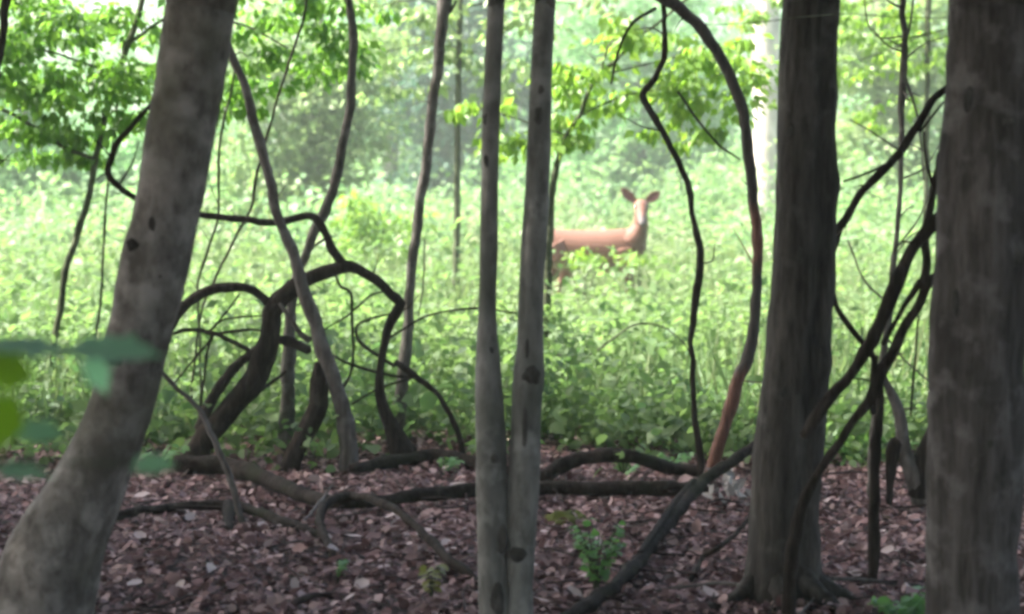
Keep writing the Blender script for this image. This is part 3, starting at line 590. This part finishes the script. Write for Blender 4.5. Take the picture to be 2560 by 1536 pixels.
leafy('young_tree', 'slim young tree with bright yellow-green leaves between twin stems and kinked vine', 'tree', M['twig_green'], M['leaf_yellow'], 13.2,
  [(1760, -40, 6), (1690, 20, 7), (1600, 95, 8), (1540, 150, 9), (1480, 212, 10), (1450, 290, 11), (1410, 350, 13), (1395, 400, 15), (1380, 470, 20), (1372, 560, 22), (1366, 800, 24), (1362, 1008, 26)],
  [(1460, 210, 130, 70, 10, 26), (1560, 90, 170, 60, 10, 26), (1650, 220, 140, 80, 11, 26), (1760, 130, 150, 70, 10, 26), (1830, 190, 110, 90, 10, 26), (1430, 320, 100, 60, 7, 24), (1730, 310, 110, 60, 7, 24),
   (1150, 280, 120, 34, 6, 22), (1270, 330, 70, 80, 6, 24)], .075,
  [[(1500, 190, 6), (1520, 120, 6), (1560, 70, 5), (1640, 20, 4)], [(1450, 290, 6), (1560, 240, 5), (1680, 220, 4), (1820, 180, 3)], [(1420, 340, 5), (1300, 300, 5), (1180, 270, 4), (1080, 290, 3)], [(1500, 190, 5), (1660, 150, 4), (1800, 110, 3)]])

leafy('slender_tree', 'slender tree with soft pale leaves between the straight sapling and twin stems', 'tree', M['twig_green'], M['leaf_pale'], 18.5,
  [(1160, -300, 10), (1152, -60, 13), (1146, 200, 15), (1142, 500, 17), (1140, 842, 22)],
  [(1050, 20, 150, 60, 10, 24), (960, 110, 130, 60, 9, 22), (1120, 130, 120, 70, 9, 22), (1290, 40, 110, 70, 8, 22), (1440, 20, 120, 60, 8, 22), (1280, 190, 70, 80, 6, 20), (930, 10, 110, 50, 7, 22), (1010, 230, 90, 50, 5, 20)], .085,
  [[(1150, 40, 6), (1050, 0, 5), (930, 20, 3)], [(1148, 120, 6), (1060, 110, 4), (960, 130, 3)], [(1150, 20, 6), (1290, 0, 5), (1440, 10, 3)]])
leafy('slender_tree', 'slender tree with soft pale leaves across the top of the gap between the right-hand trunks', 'tree', M['twig_green'], M['leaf_yellow'], 18,
  [(2330, -300, 10), (2322, -60, 13), (2318, 200, 14), (2316, 500, 16), (2314, 852, 20)],
  [(2230, 30, 130, 60, 9, 22), (2150, 140, 110, 70, 8, 20), (2310, 150, 90, 80, 8, 20), (2200, 280, 100, 50, 6, 18), (2130, 10, 90, 50, 6, 20), (1900, 20, 120, 50, 7, 20)], .08,
  [[(2322, -20, 6), (2230, -10, 5), (2130, 20, 3)], [(2320, 80, 5), (2240, 120, 4), (2150, 150, 3)]])

# ------------------------------------------------------------------ background: trees beyond the clearing
leafy('background_tree', 'pale sunlit round-leaved tree behind the brown sapling, left of centre', 'tree', M['bark_sapling'], M['leaf_pale'], 31,
  [(800, -60, 22), (795, 200, 26), (790, 480, 30), (788, 705, 36)],
  [(740, 230, 170, 130, 46, 70), (850, 330, 130, 130, 34, 70), (700, 420, 160, 110, 34, 70), (900, 130, 120, 90, 20, 60), (600, 120, 160, 150, 30, 60), (640, 500, 180, 70, 20, 60)], .12)
leafy('background_tree', 'dark blue-green tree in shade between the straight sapling and the twin stems', 'tree', M['bark_sapling'], M['leaf_teal'], 46,
  [(1000, -200, 26), (985, 200, 30), (978, 420, 34), (976, 610, 36)],
  [(1080, 60, 170, 140, 50, 70), (1030, 260, 130, 120, 34, 70), (1150, 330, 130, 110, 34, 70), (1250, 200, 140, 160, 34, 70), (1100, 430, 190, 70, 30, 60), (1180, -60, 240, 90, 34, 70)], .17)
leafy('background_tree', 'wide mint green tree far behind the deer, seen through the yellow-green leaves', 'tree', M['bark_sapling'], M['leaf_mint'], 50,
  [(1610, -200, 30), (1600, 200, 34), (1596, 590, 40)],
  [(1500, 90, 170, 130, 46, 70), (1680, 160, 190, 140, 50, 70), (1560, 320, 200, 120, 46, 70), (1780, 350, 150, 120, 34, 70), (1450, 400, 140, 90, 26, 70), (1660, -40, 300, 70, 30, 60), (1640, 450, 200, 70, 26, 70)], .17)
leafy('background_tree', 'pale yellowish tree in full sun behind the gap right of the dark trunk', 'tree', M['bark_sapling'], M['leaf_pale'], 36,
  [(2200, -200, 24), (2196, 250, 28), (2190, 655, 34)],
  [(2160, 110, 150, 120, 40, 70), (2270, 240, 140, 130, 40, 70), (2170, 380, 150, 120, 40, 70), (2300, 480, 130, 90, 24, 70), (2120, 500, 130, 60, 16, 60), (2350, 60, 120, 120, 24, 60)], .14)
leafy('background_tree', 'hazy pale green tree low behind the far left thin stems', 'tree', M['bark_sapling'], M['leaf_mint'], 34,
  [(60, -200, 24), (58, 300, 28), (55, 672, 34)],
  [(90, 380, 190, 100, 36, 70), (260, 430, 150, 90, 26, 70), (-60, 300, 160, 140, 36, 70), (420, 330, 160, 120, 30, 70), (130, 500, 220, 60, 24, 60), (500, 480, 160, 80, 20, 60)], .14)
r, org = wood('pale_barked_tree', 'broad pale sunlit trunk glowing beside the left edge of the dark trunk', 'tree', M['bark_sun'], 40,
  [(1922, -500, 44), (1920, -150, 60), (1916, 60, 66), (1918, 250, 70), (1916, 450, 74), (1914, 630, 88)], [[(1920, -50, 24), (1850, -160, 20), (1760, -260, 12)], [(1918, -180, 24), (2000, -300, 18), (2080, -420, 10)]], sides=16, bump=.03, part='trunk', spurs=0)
(V, F), _ = crown_leaves(P(1920, -420, 40) - org, (4, 4, 2.4), 80, 60, .2, clump=.8); link('crown', mesh_np('crown', V, F), M['leaf_pale'], r)

def far_wood():
    n = 2100; x = (rng.random(n) * 2 - 1) * 32; y = 60 + rng.random(n) * 14; z = (2.0 + 15.0 * np.clip((y - 60) / 10, 0, 1)) * rng.random(n) ** .85
    per = 60; cid = np.repeat(np.arange(n), per); m = len(cid)
    off = rng.normal(size=(m, 3)) * np.array((.8, .8, .5)); base = np.stack([x, y, z], 1)[cid] + off; base[:, 2] = np.abs(base[:, 2])
    V, F = leaves(base, off + rng.normal(size=(m, 3)) * .3, rdir(m) * .8 + np.array((0, 0, 1.)), .24 * (.6 + .8 * rng.random(m)))
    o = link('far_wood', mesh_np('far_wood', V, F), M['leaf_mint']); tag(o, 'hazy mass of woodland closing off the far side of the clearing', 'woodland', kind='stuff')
far_wood()

# ------------------------------------------------------------------ undergrowth and grass
def plants(n, d0, d1, h0, h1, size, per, spread=1.3, tm=0, power=1.0, keep=None, bushy=.16):
    xy = frame_xy(n, d0, d1, spread, power)
    if keep is not None: xy = xy[keep(xy)]; n = len(xy)
    H = h0 + (h1 - h0) * rng.random(n) ** 1.3
    H = H * (0.55 + 0.9 * (0.5 + 0.5 * vnoise(np.column_stack([xy * .8, np.zeros(n)]))))
    dx = xy[:, 0] - xy[:, 1] * (1480 - 1280) / FPX     # the deer's own path is trodden low
    H = np.where((np.abs(dx) < .75) & (xy[:, 1] > 16.5) & (xy[:, 1] < 21.9), np.minimum(H, .24), H)
    cid = np.repeat(np.arange(n), per); m = len(cid); u = rng.random(m) ** .6; a = rng.random(m) * 6.283; rr = bushy * (0.3 + rng.random(m)) * (.5 + H[cid])
    zg = hgt(xy[:, 0], xy[:, 1])
    base = np.column_stack([xy[cid, 0] + rr * np.cos(a), xy[cid, 1] + rr * np.sin(a), zg[cid] + H[cid] * u])
    dirs = np.column_stack([np.cos(a), np.sin(a), -.25 + .5 * rng.normal(size=m)]) + rng.normal(size=(m, 3)) * .35
    ups = rdir(m) * .75 + np.array((0, 0, 1.0))
    A = leaves(base, dirs, ups, size * (.55 + .9 * rng.random(m)), tm)
    # stalks
    B = leaves(np.column_stack([xy, zg]), np.column_stack([rng.normal(size=(n, 2)) * .15, np.ones(n)]), rdir(n), H * 1.0, 0, .012)
    return cat(A, B)
edge = lambda xy: rng.random(len(xy)) < np.clip((xy[:, 1] - 10.12 - 0.2 * np.sin(xy[:, 0] * 1.7 + 1)) / 0.7, 0.02, 1) * np.where((xy[:, 0] < -.2) & (xy[:, 1] < 10.75), .45, 1)
V, F = cat(plants(2000, 9.6, 15, .15, .6, .058, 24, 1.25, 1, keep=edge), plants(1300, 13, 22, .25, .85, .062, 26, 1.3, 0), plants(200, 12, 22, .6, 1.1, .085, 24, 1.3, 0, bushy=.2), plants(350, 10.4, 16, .2, .5, .095, 12, 1.25, 1, bushy=.24))
u = link('undergrowth', mesh_np('undergrowth', V, F), M['under']); tag(u, 'dense green leafy undergrowth between the litter and the deer', 'undergrowth', kind='stuff')
def blades(n, d0, d1, h0, h1, spread=1.3, power=1.0):
    xy = frame_xy(n, d0, d1, spread, power); z = hgt(xy[:, 0], xy[:, 1]); H = h0 + (h1 - h0) * rng.random(n)
    H *= .7 + .5 * (0.5 + .5 * vnoise(np.column_stack([xy * .5, np.zeros(n)])))
    dx = xy[:, 0] - xy[:, 1] * (1480 - 1280) / FPX
    H = np.where((np.abs(dx) < .75) & (xy[:, 1] > 16.5) & (xy[:, 1] < 21.9), np.minimum(H, .26), H)
    d = np.column_stack([rng.normal(size=(n, 2)) * .28, np.ones(n)])
    return leaves(np.column_stack([xy, z]), d, rdir(n), H, 0, .035)
V, F = cat(blades(9000, 10.9, 18, .25, .75), blades(34000, 17, 34, .3, .85), blades(12000, 34, 60, .4, .9, 1.2), plants(1600, 20, 40, .4, 1.0, .10, 20, 1.25))
g = link('meadow_grass', mesh_np('meadow_grass', V, F), M['grass']); tag(g, 'tall pale sunlit grass and weeds around and behind the deer', 'grass', kind='stuff')

# bushes scattered over the far part of the clearing, merging into one mass
def bushes(n):
    xy = frame_xy(n, 24, 56, 1.15); parts = []
    xy = xy[np.abs(xy[:, 0] - xy[:, 1] * (1560 - 1280) / FPX) > 1.0]
    for x, y in xy:
        h = .6 + (1.0 + (y - 24) * .06) * rng.random() ** 1.2; r = h * (.6 + .5 * rng.random())
        parts.append(crown_leaves((x, y, h * .5), (r, r, h * .55), int(8 + h * 4), 40, .085 + y * .0012, clump=.34, flat=.6, hollow=.2)[0])
    V, F = cat(*parts); return V, F
V, F = bushes(150)
b_ = link('bushes', mesh_np('bushes', V, F), M['leaf_pale']); b_.data.materials.clear(); b_.data.materials.append(M['leaf_bush']); tag(b_, 'pale sunlit bushes merging across the back of the clearing', 'bushes', kind='stuff')

# shrubs one can pick out
def shrub(name, label, mat, x, d, w_px, top_y, n, per, size, cat_='shrub', tm=0, cz=.62, rz=.36):
    s = d / FPX; b = P(x, 900, d); b[2] = float(hgt(b[0], b[1])); h = P(x, top_y, d)[2]
    root = empty(name, b, label, cat_); r = w_px / 2 * s
    for k in range(5):
        a = k * 1.3; e = np.array((math.cos(a) * r * .6, math.sin(a) * r * .4, h * (.75 + .2 * rng.random())))
        link('stem', tube_mesh('stem', [(0, 0, -.02), e * np.array((.4, .4, .55)), e], [.010, .008, .003], sides=5, step=.08), M['twig_green'], root)
    (V, F), _ = crown_leaves((0, 0, h * cz), (r, r * .7, h * rz), n, per, size, clump=.16 if rz > .2 else .10, flat=.5, hollow=.15, tm=tm)
    link('foliage', mesh_np('foliage', V, F), mat, root)
shrub('yellow_shrub', 'yellow-green shrub hiding the belly and legs of the deer', M['leaf_yellow'], 1455, 19.6, 150, 626, 10, 16, .055, cz=.84, rz=.12)
shrub('yellow_shrub', 'small bright yellow shrub below the chest of the deer', M['leaf_yellow'], 1592, 19.9, 70, 618, 6, 18, .055, cz=.8, rz=.16)
shrub('lime_shrub', 'light green shrub below the pale background tree, left of the straight sapling', M['leaf_yellow'], 930, 23, 190, 440, 30, 26, .09)
shrub('leafy_shrub', 'low broad-leaved shrub filling the gap between the right-hand trunks', M['fern'], 2140, 10.6, 230, 1110, 30, 24, .06, tm=1)

# small plants on the litter
def sprig(name, label, mat, x, y, w_px, h_px, n, size, cat_='plant'):
    b = PG(x, y); s = b[1] / FPX; root = empty(name, b, label, cat_); H = h_px * s; R = w_px / 2 * s
    for k in range(n):
        a = rng.random() * 6.283; e = np.array((math.cos(a) * R, math.sin(a) * R * .6, H * (.6 + .4 * rng.random())))
        pts = np.array([(0, 0, -.01), e * np.array((.35, .35, .6)), e])
        link('stem', tube_mesh('stem', pts, [.004, .003, .0015], sides=4, step=.04), M['twig_green'], root)
        m = 9; u = np.linspace(.3, 1, m)[:, None]; c = pts[1] * 2 * u * (1 - u) + e * u ** 2; sd_ = np.where(np.arange(m) % 2, 1, -1)[:, None]
        side = np.array((-math.sin(a), math.cos(a), .2)) * sd_ + np.array((math.cos(a), math.sin(a), -.1)) * .5
        V, F = leaves(c, side, np.tile((0, -.35, 1.0), (m, 1)) + rng.normal(size=(m, 3)) * .3, size * (.6 + .6 * rng.random(m)), 1)
        tag(link('foliage', mesh_np('foliage', V, F), mat, root), kind='stuff')
sprig('green_fern', 'soft green fern-like plant on the litter right of the twin stems', M['fern'], 1490, 1490, 130, 200, 16, .034)
sprig('yellow_sprout', 'small yellowish sprout on the litter left of the twin stems', M['sprout'], 1078, 1500, 50, 90, 4, .035)
sprig('green_sprout', 'tiny light green sprout at the foot of the arched vine', M['fern'], 845, 1450, 30, 60, 3, .03)
sprig('grass_tuft', 'green weed tuft at the bottom edge beside the right trunk', M['fern'], 2265, 1565, 150, 100, 10, .05)
sprig('leafy_seedling', 'light green seedling growing in front of the mossy log, right of the twin stems', M['fern'], 1560, 1196, 90, 60, 6, .04)
sprig('leafy_seedling', 'light green seedling at the foot of the kinked vine', M['fern'], 1690, 1186, 70, 56, 5, .04)
sprig('leafy_seedling', 'small green seedling between the dead arch and the twin stems', M['fern'], 1110, 1190, 80, 50, 5, .04)
sprig('leafy_seedling', 'green seedling beside the foot of the leaning tree stick, far left litter edge', M['fern'], 405, 1176, 110, 60, 7, .045)
# moss cushion beside the twin stems and the pale heap of leaves under the curved vine
xx, yy = np.meshgrid(np.linspace(-1, 1, 30), np.linspace(-1, 1, 20)); rr = np.clip(1 - xx ** 2 - yy ** 2 + .45 * vnoise(np.stack([xx * 2.2 + 3, yy * 2.2, xx * 0], -1)) * (1 - np.maximum(np.abs(xx), np.abs(yy)) ** 4) - .6 * np.maximum(np.abs(xx), np.abs(yy)) ** 6, 0, 1)
c = PG(1415, 1300); sz = np.array((.105, .16))
mz = rr ** .5 * .04 + .022 * rr * vnoise(np.stack([xx * 4, yy * 4, xx * 0], -1)) - .02
V = np.stack([c[0] + xx * sz[0], c[1] + yy * sz[1], hgt(c[0], c[1]) + mz + .02], -1).reshape(-1, 3)
i = (np.arange(19)[:, None] * 30 + np.arange(29)[None, :]).reshape(-1)
mo = link('moss', mesh_np('moss', V, np.stack([i, i + 1, i + 31, i + 30], 1)), M['moss']); tag(mo, 'olive moss cushion on the litter just right of the twin stems', 'moss', kind='stuff')
n = 34; c = PG(1815, 1262); base = np.column_stack([c[0] + rng.normal(size=n) * .06, c[1] + rng.normal(size=n) * .10, .03 + .10 * rng.random(n)])
V, F = leaves(base, rdir(n), rdir(n) * .8 + np.array((0, -.3, 1.)), .07 * (.6 + .8 * rng.random(n)), 1, .7)
hp = link('leaf_heap', mesh_np('leaf_heap', V, F), M['litter_grey']); tag(hp, 'heap of pale grey dead leaves under the curved vine', 'leaves', kind='stuff')

# ------------------------------------------------------------------ near sapling whose blurred leaves reach in from the left
def maple_leaf(L, W, droop):
    out = [(0, 0), (.08, .22), (.02, .46), (.22, .40), (.30, .52), (.42, .40), (.56, .62), (.62, .36), (.80, .26), (.82, .14), (1.0, 0)]
    pts = out + [(x, -y) for x, y in out[-2:0:-1]]
    V = [(0.38 * L, 0, 0)] + [(x * L, y * W, -droop * x * x * L + .04 * abs(y) * L) for x, y in pts]
    n = len(pts); F = [(0, 1 + k, 1 + (k + 1) % n) for k in range(n)]
    me = bpy.data.meshes.new('leaf'); me.from_pydata(V, [], F); me.polygons.foreach_set('use_smooth', np.ones(n, bool)); me.update(); return me
nd = 2.5
base = np.array((-.86, nd, 0)); root = empty('leafy_sapling', base, 'out-of-focus leafy sapling reaching in from the left edge, teal and lime leaves', 'sapling')
link('stem', tube_mesh('stem', [(0, 0, -.03), (.02, 0, .6), (-.02, 0, 1.15), (.0, 0, 1.5)], [.012, .010, .007, .004], sides=8, step=.05), M['twig_green'], root)
def near_leaf(x, y, d, L, Wd, rx, ry, rz, mat, droop=.25):
    p = P(x, y, d) - base
    a = np.array((0, 0, max(.5, min(1.4, p[2] - .02)))); mid = (a + p) / 2 + np.array((0, 0, .02))
    link('twig', tube_mesh('twig', [a, mid, p], [.004, .003, .002], sides=5, step=.05), M['twig_green'], root)
    me = maple_leaf(L, Wd, droop); me.materials.append(M[mat]); o = link('leaf', me, None, root, p); o.rotation_euler = (rx, ry, rz)
R_ = math.radians
near_leaf(170, 868, 2.5, .125, .10, R_(14), R_(2), R_(-4), 'teal_leaf', .06)
near_leaf(-20, 868, 2.45, .10, .09, R_(12), R_(0), R_(8), 'teal_leaf', .08)
near_leaf(215, 892, 2.55, .055, .04, R_(30), R_(50), R_(-10), 'teal_leaf', .3)
near_leaf(-30, 922, 2.4, .058, .055, R_(55), R_(8), R_(0), 'lime_leaf', .1)
near_leaf(-30, 1050, 2.4, .045, .075, R_(60), R_(10), R_(0), 'lime_leaf', .1)
near_leaf(40, 1075, 2.5, .065, .06, R_(22), R_(3), R_(-5), 'teal_leaf', .1)
near_leaf(-10, 1180, 2.5, .075, .05, R_(16), R_(0), R_(5), 'teal_leaf', .1)
near_leaf(330, 1163, 2.6, .06, .045, R_(26), R_(-4), R_(-2), 'teal_leaf', .12)

# fine silk threads / hair twigs strung between the right-hand trunks
for k, (lab, pts) in enumerate([('fine horizontal twig near the top between the two right-hand trunks', [(1990, 44, 3, 6.75), (2110, 36, 3), (2240, 43, 3), (2380, 44, 3), (2440, 30, 3, 5.75)]),
               ('fine slanting twig from the right trunk towards the thin right sapling', [(2400, 66, 3), (2330, 82, 3), (2268, 96, 3), (2200, 112, 2.5)]),
               ('fine twig crossing left of the dark trunk near the top edge', [(2000, 44, 3), (1890, 56, 3), (1780, 62, 2.5), (1720, 54, 2)])]):
    hoop('fine_twig', lab, M['twig_green'], 6.3, pts, 'twig', 5)

# ------------------------------------------------------------------ the deer
def loft(secs, sides=20):
    """secs: (centre, radius-y axis vec, radius-z axis vec) closed loft"""
    V = []; th = np.linspace(0, 2 * math.pi, sides, endpoint=False)
    for c, a, b in secs:
        c, a, b = map(np.asarray, (c, a, b)); V += [tuple(c + a * math.cos(t) + b * math.sin(t)) for t in th]
    F = []; m = len(secs)
    for i in range(m - 1):
        for j in range(sides):
            F.append((i * sides + j, i * sides + (j + 1) % sides, (i + 1) * sides + (j + 1) % sides, (i + 1) * sides + j))
    F.append(tuple(range(sides - 1, -1, -1))); F.append(tuple(range((m - 1) * sides, m * sides))); return V, F
def limb_loft(pts, rad, sides=14, flat=1.0):
    pts = np.asarray(pts, float); secs = []
    for i, p in enumerate(pts):
        t = pts[min(i + 1, len(pts) - 1)] - pts[max(i - 1, 0)]; t /= np.linalg.norm(t)
        n = np.cross(t, (0, 1.0, 0)) if abs(t[1]) < .9 else np.cross(t, (1.0, 0, 0)); n /= np.linalg.norm(n); b = np.cross(t, n)
        secs.append((p, n * rad[i], b * rad[i] * flat))
    return loft(secs, sides)
def deer():
    pieces = []
    T = [(-.63, .83, .03, .05), (-.60, .82, .08, .11), (-.53, .79, .125, .16), (-.42, .762, .155, .19), (-.22, .735, .165, .205), (0, .72, .172, .215), (.2, .712, .168, .232), (.36, .725, .15, .228), (.48, .75, .115, .19), (.56, .785, .075, .125), (.60, .80, .03, .06)]
    pieces.append(loft([((x, 0, z), (0, ry, 0), (0, 0, rz)) for x, z, ry, rz in T], 24))
    pieces.append(limb_loft([(.42, 0, .80), (.51, -.01, .90), (.54, -.03, 1.00), (.54, -.06, 1.11), (.535, -.10, 1.20)], [.155, .115, .085, .068, .066]))
    # head: forehead, eye line, muzzle, chin; turned to face the camera
    H = [(.535, -.05, 1.225, .050, .045), (.535, -.085, 1.215, .072, .070), (.535, -.135, 1.185, .080, .072), (.535, -.175, 1.145, .072, .064), (.535, -.225, 1.095, .052, .052), (.535, -.275, 1.045, .042, .043), (.535, -.315, 1.010, .038, .036), (.535, -.33, .998, .022, .022)]
    ax = np.array((0, -.74, -.67)); up = np.array((0, -.67, .74))
    pieces.append(loft([((x, y, z), (rx, 0, 0), tuple(up * rz)) for x, y, z, rx, rz in H], 18))
    # legs
    for s in (-1, 1):
        fx = .40 + (.03 if s > 0 else -.01)
        pieces.append(limb_loft([(fx - .04, s * .075, .74), (fx - .02, s * .085, .60), (fx, s * .085, .50), (fx + .01, s * .08, .38), (fx + .015, s * .078, .31), (fx + .012, s * .076, .26), (fx + .012, s * .075, .12), (fx + .018, s * .075, .075), (fx + .04, s * .075, .03), (fx + .05, s * .075, 0)], [.11, .082, .055, .036, .034, .024, .020, .026, .022, .030]))
        o = .16 if s < 0 else -.02        # near hind leg steps forward
        pieces.append(limb_loft([(-.40, s * .07, .76), (-.38 + o * .3, s * .095, .64), (-.33 + o * .6, s * .095, .54), (-.40 + o * .8, s * .09, .43), (-.50 + o, s * .085, .345), (-.49 + o, s * .082, .29), (-.46 + o, s * .08, .13), (-.455 + o, s * .08, .085), (-.43 + o, s * .08, .035), (-.42 + o, s * .08, 0)], [.16, .135, .10, .062, .036, .027, .022, .027, .022, .030]))
    pieces.append(limb_loft([(-.58, 0, .87), (-.65, 0, .80), (-.67, 0, .70), (-.66, 0, .62)], [.035, .045, .04, .012], 10, .6))
    # ears: cupped leaf shapes
    for bx, bz, tx, tz in ((.478, 1.24, .322, 1.385), (.594, 1.24, .742, 1.35)):
        b = np.array((bx, -.075, bz)); t = np.array((tx, -.095, tz)); L = t - b; ln = np.linalg.norm(L); u = L / ln; side = np.cross(u, (0, 1.0, 0)); side /= np.linalg.norm(side); back = np.array((0, 1.0, 0))
        V, F = [], []; prof = [(0, .020), (.12, .031), (.3, .047), (.5, .053), (.7, .045), (.87, .027), (1, .004)]
        for f, wd in prof:
            for k in range(9):
                q = -1 + k / 4; V.append(tuple(b + L * f + side * wd * q - back * (.028 * (abs(q) ** 2) * (1 - f * .5)) - back * .000))
        nv = len(V)
        for f, wd in prof:
            for k in range(9):
                q = -1 + k / 4; V.append(tuple(b + L * f + side * (wd + .004) * q - back * (.028 * (abs(q) ** 2) * (1 - f * .5)) + back * .014))
        m = len(prof)
        for i in range(m - 1):
            for k in range(8):
                a0 = i * 9 + k; F.append((a0, a0 + 1, a0 + 10, a0 + 9)); F.append((nv + a0 + 9, nv + a0 + 10, nv + a0 + 1, nv + a0))
            for k in (0, 8):
                a0 = i * 9 + k; q = (a0, a0 + 9, nv + a0 + 9, nv + a0); F.append(q if k == 0 else q[::-1])
        for i in (0, m - 1):
            for k in range(8):
                a0 = i * 9 + k; q = (a0, nv + a0, nv + a0 + 1, a0 + 1); F.append(q if i == 0 else q[::-1])
        pieces.append((V, F))
    VV, FF = [], []
    for V, F in pieces:
        o = len(VV); VV += [tuple(v) for v in V]; FF += [tuple(i + o for i in f) for f in F]
    me = bpy.data.meshes.new('deer_raw'); me.from_pydata(VV, [], FF); me.update()
    ob = bpy.data.objects.new('deer_raw', me); col.objects.link(ob)
    rm = ob.modifiers.new('r', 'REMESH'); rm.mode = 'VOXEL'; rm.voxel_size = .0075
    sm = ob.modifiers.new('s', 'SMOOTH'); sm.iterations = 4; sm.factor = .5
    dg = bpy.context.evaluated_depsgraph_get(); dg.update()
    body = bpy.data.meshes.new_from_object(ob.evaluated_get(dg)); body.name = 'body'
    bpy.data.objects.remove(ob); bpy.data.meshes.remove(me)
    n = len(body.vertices); co = np.empty(n * 3, np.float32); body.vertices.foreach_get('co', co); co = co.reshape(-1, 3)
    nr = np.empty(n * 3, np.float32); body.vertices.foreach_get('normal', nr); nr = nr.reshape(-1, 3)
    x, y, z = co.T
    c = np.tile(np.array((.12, .044, .023)), (n, 1))
    def blend(mask, colr): 
        nonlocal c; mask = np.clip(mask, 0, 1)[:, None]; c = c * (1 - mask) + np.array(colr) * mask
    sstep = lambda v, a, b: np.clip((v - a) / (b - a), 0, 1)
    blend(sstep(-nr[:, 2], .35, .8) * sstep(.68 - z, 0, .08) * (np.abs(x) < .45) * (z > .45) * .5, (.34, .26, .22))          # white belly
    blend((x < -.6) * sstep(nr[:, 0] * -1, 0, .5) * .8, (.6, .5, .42))
    blend(sstep(.38 - z, 0, .2) * .4, (.09, .045, .03)); blend(sstep(x, .44, .58) * (z < .98) * .55, (.06, .028, .018))                                                              # greyer legs, shaded darker; chest shade painted into the coat colour
    head = (y < -.03) * (x > .40) * (x < .67) * (z > .93)
    muz = sstep(-y, .225, .27) * head; blend(muz * .25, (.2, .12, .10))
    blend(sstep(-y, .275, .295) * head, (.06, .045, .042))
    for ex in (-.062, .062):
        blend(np.exp(-(((x - .535 - ex) / .022) ** 2 + ((y + .165) / .022) ** 2 + ((z - 1.165) / .02) ** 2)) * .4, (.2, .11, .09))
    blend(sstep(-nr[:, 2], .2, .7) * head * sstep(-y, .1, .15) * .3, (.22, .14, .12))
    ear = ((x < .458) | (x > .612)) * (z > 1.235)
    blend(ear * sstep(-nr[:, 1], .0, .5), (.12, .036, .034)); blend(ear * sstep(nr[:, 1], .0, .5), (.10, .04, .028))
    blend((z < .03).astype(float), (.03, .025, .022))
    c = c * (1 + .10 * vnoise(co * 40))[:, None]
    at = body.color_attributes.new('coat', 'FLOAT_COLOR', 'POINT'); at.data.foreach_set('color', np.column_stack([c, np.ones(n)]).astype(np.float32).ravel())
    body.polygons.foreach_set('use_smooth', np.ones(len(body.polygons), bool))
    m, t, out = newmat('deer_coat'); a = N(t, 'ShaderNodeAttribute'); a.attribute_name = 'coat'
    tc = N(t, 'ShaderNodeTexCoord'); f = noise(t, tc.outputs['Object'], 120, 4); b = N(t, 'ShaderNodeBump'); b.inputs['Strength'].default_value = .3; b.inputs['Distance'].default_value = .004; t.links.new(f, b.inputs['Height'])
    s = N(t, 'ShaderNodeBsdfPrincipled'); s.inputs['Roughness'].default_value = .7; s.inputs['Sheen Weight'].default_value = .08; s.inputs['Sheen Roughness'].default_value = .5
    t.links.new(a.outputs['Color'], s.inputs['Base Color']); t.links.new(b.outputs[0], s.inputs['Normal']); t.links.new(s.outputs[0], out.inputs[0])
    body.materials.clear(); body.materials.append(m)
    loc = P(1475, 565, 21.3); root = empty('deer', (loc[0], loc[1], float(hgt(loc[0], loc[1]))), 'reddish brown doe standing in the sunlit clearing, head turned to the camera', 'deer')
    link('body', body, None, root)
    def ball(name, c_, r, mat, sc_=(1, 1, 1)):
        V, F = loft([(np.array(c_) + np.array((0, 0, math.cos(q) * r * sc_[2])), (math.sin(q) * r * sc_[0] + 1e-4, 0, 0), (0, math.sin(q) * r * sc_[1] + 1e-4, 0)) for q in np.linspace(.05, math.pi - .05, 9)], 14)
        me2 = bpy.data.meshes.new(name); me2.from_pydata([tuple(v) for v in V], [], F); me2.polygons.foreach_set('use_smooth', np.ones(len(me2.polygons), bool)); link(name, me2, mat, root)
    ball('eye', (.535 - .058, -.182, 1.188), .020, M['eye']); ball('eye', (.535 + .058, -.182, 1.188), .020, M['eye'])
    ball('nose', (.535, -.332, 1.008), .028, M['nose'], (1.1, .6, .8))
    return root
deer()

# ------------------------------------------------------------------ damp bright air over the clearing
def haze():
    x0, x1, y0, y1, z0, z1 = -165, 165, -165, 165, -1.2, 16.0
    V = [(x, y, z) for z in (z0, z1) for y in (y0, y1) for x in (x0, x1)]
    F = [(0, 2, 3, 1), (4, 5, 7, 6), (0, 1, 5, 4), (2, 6, 7, 3), (0, 4, 6, 2), (1, 3, 7, 5)]
    me = bpy.data.meshes.new('haze'); me.from_pydata(V, [], F); me.update()
    m, t, out = newmat('haze_air'); v = N(t, 'ShaderNodeVolumePrincipled'); v.inputs['Color'].default_value = (.90, 1.0, .91, 1)
    v.inputs['Density'].default_value = HAZE; v.inputs['Anisotropy'].default_value = 0.3; t.links.new(v.outputs[0], out.inputs['Volume'])
    o = link('haze', me, m); tag(o, 'pale damp air filling the clearing', 'haze', kind='stuff')
HAZE = 0.0021
if HAZE: haze()
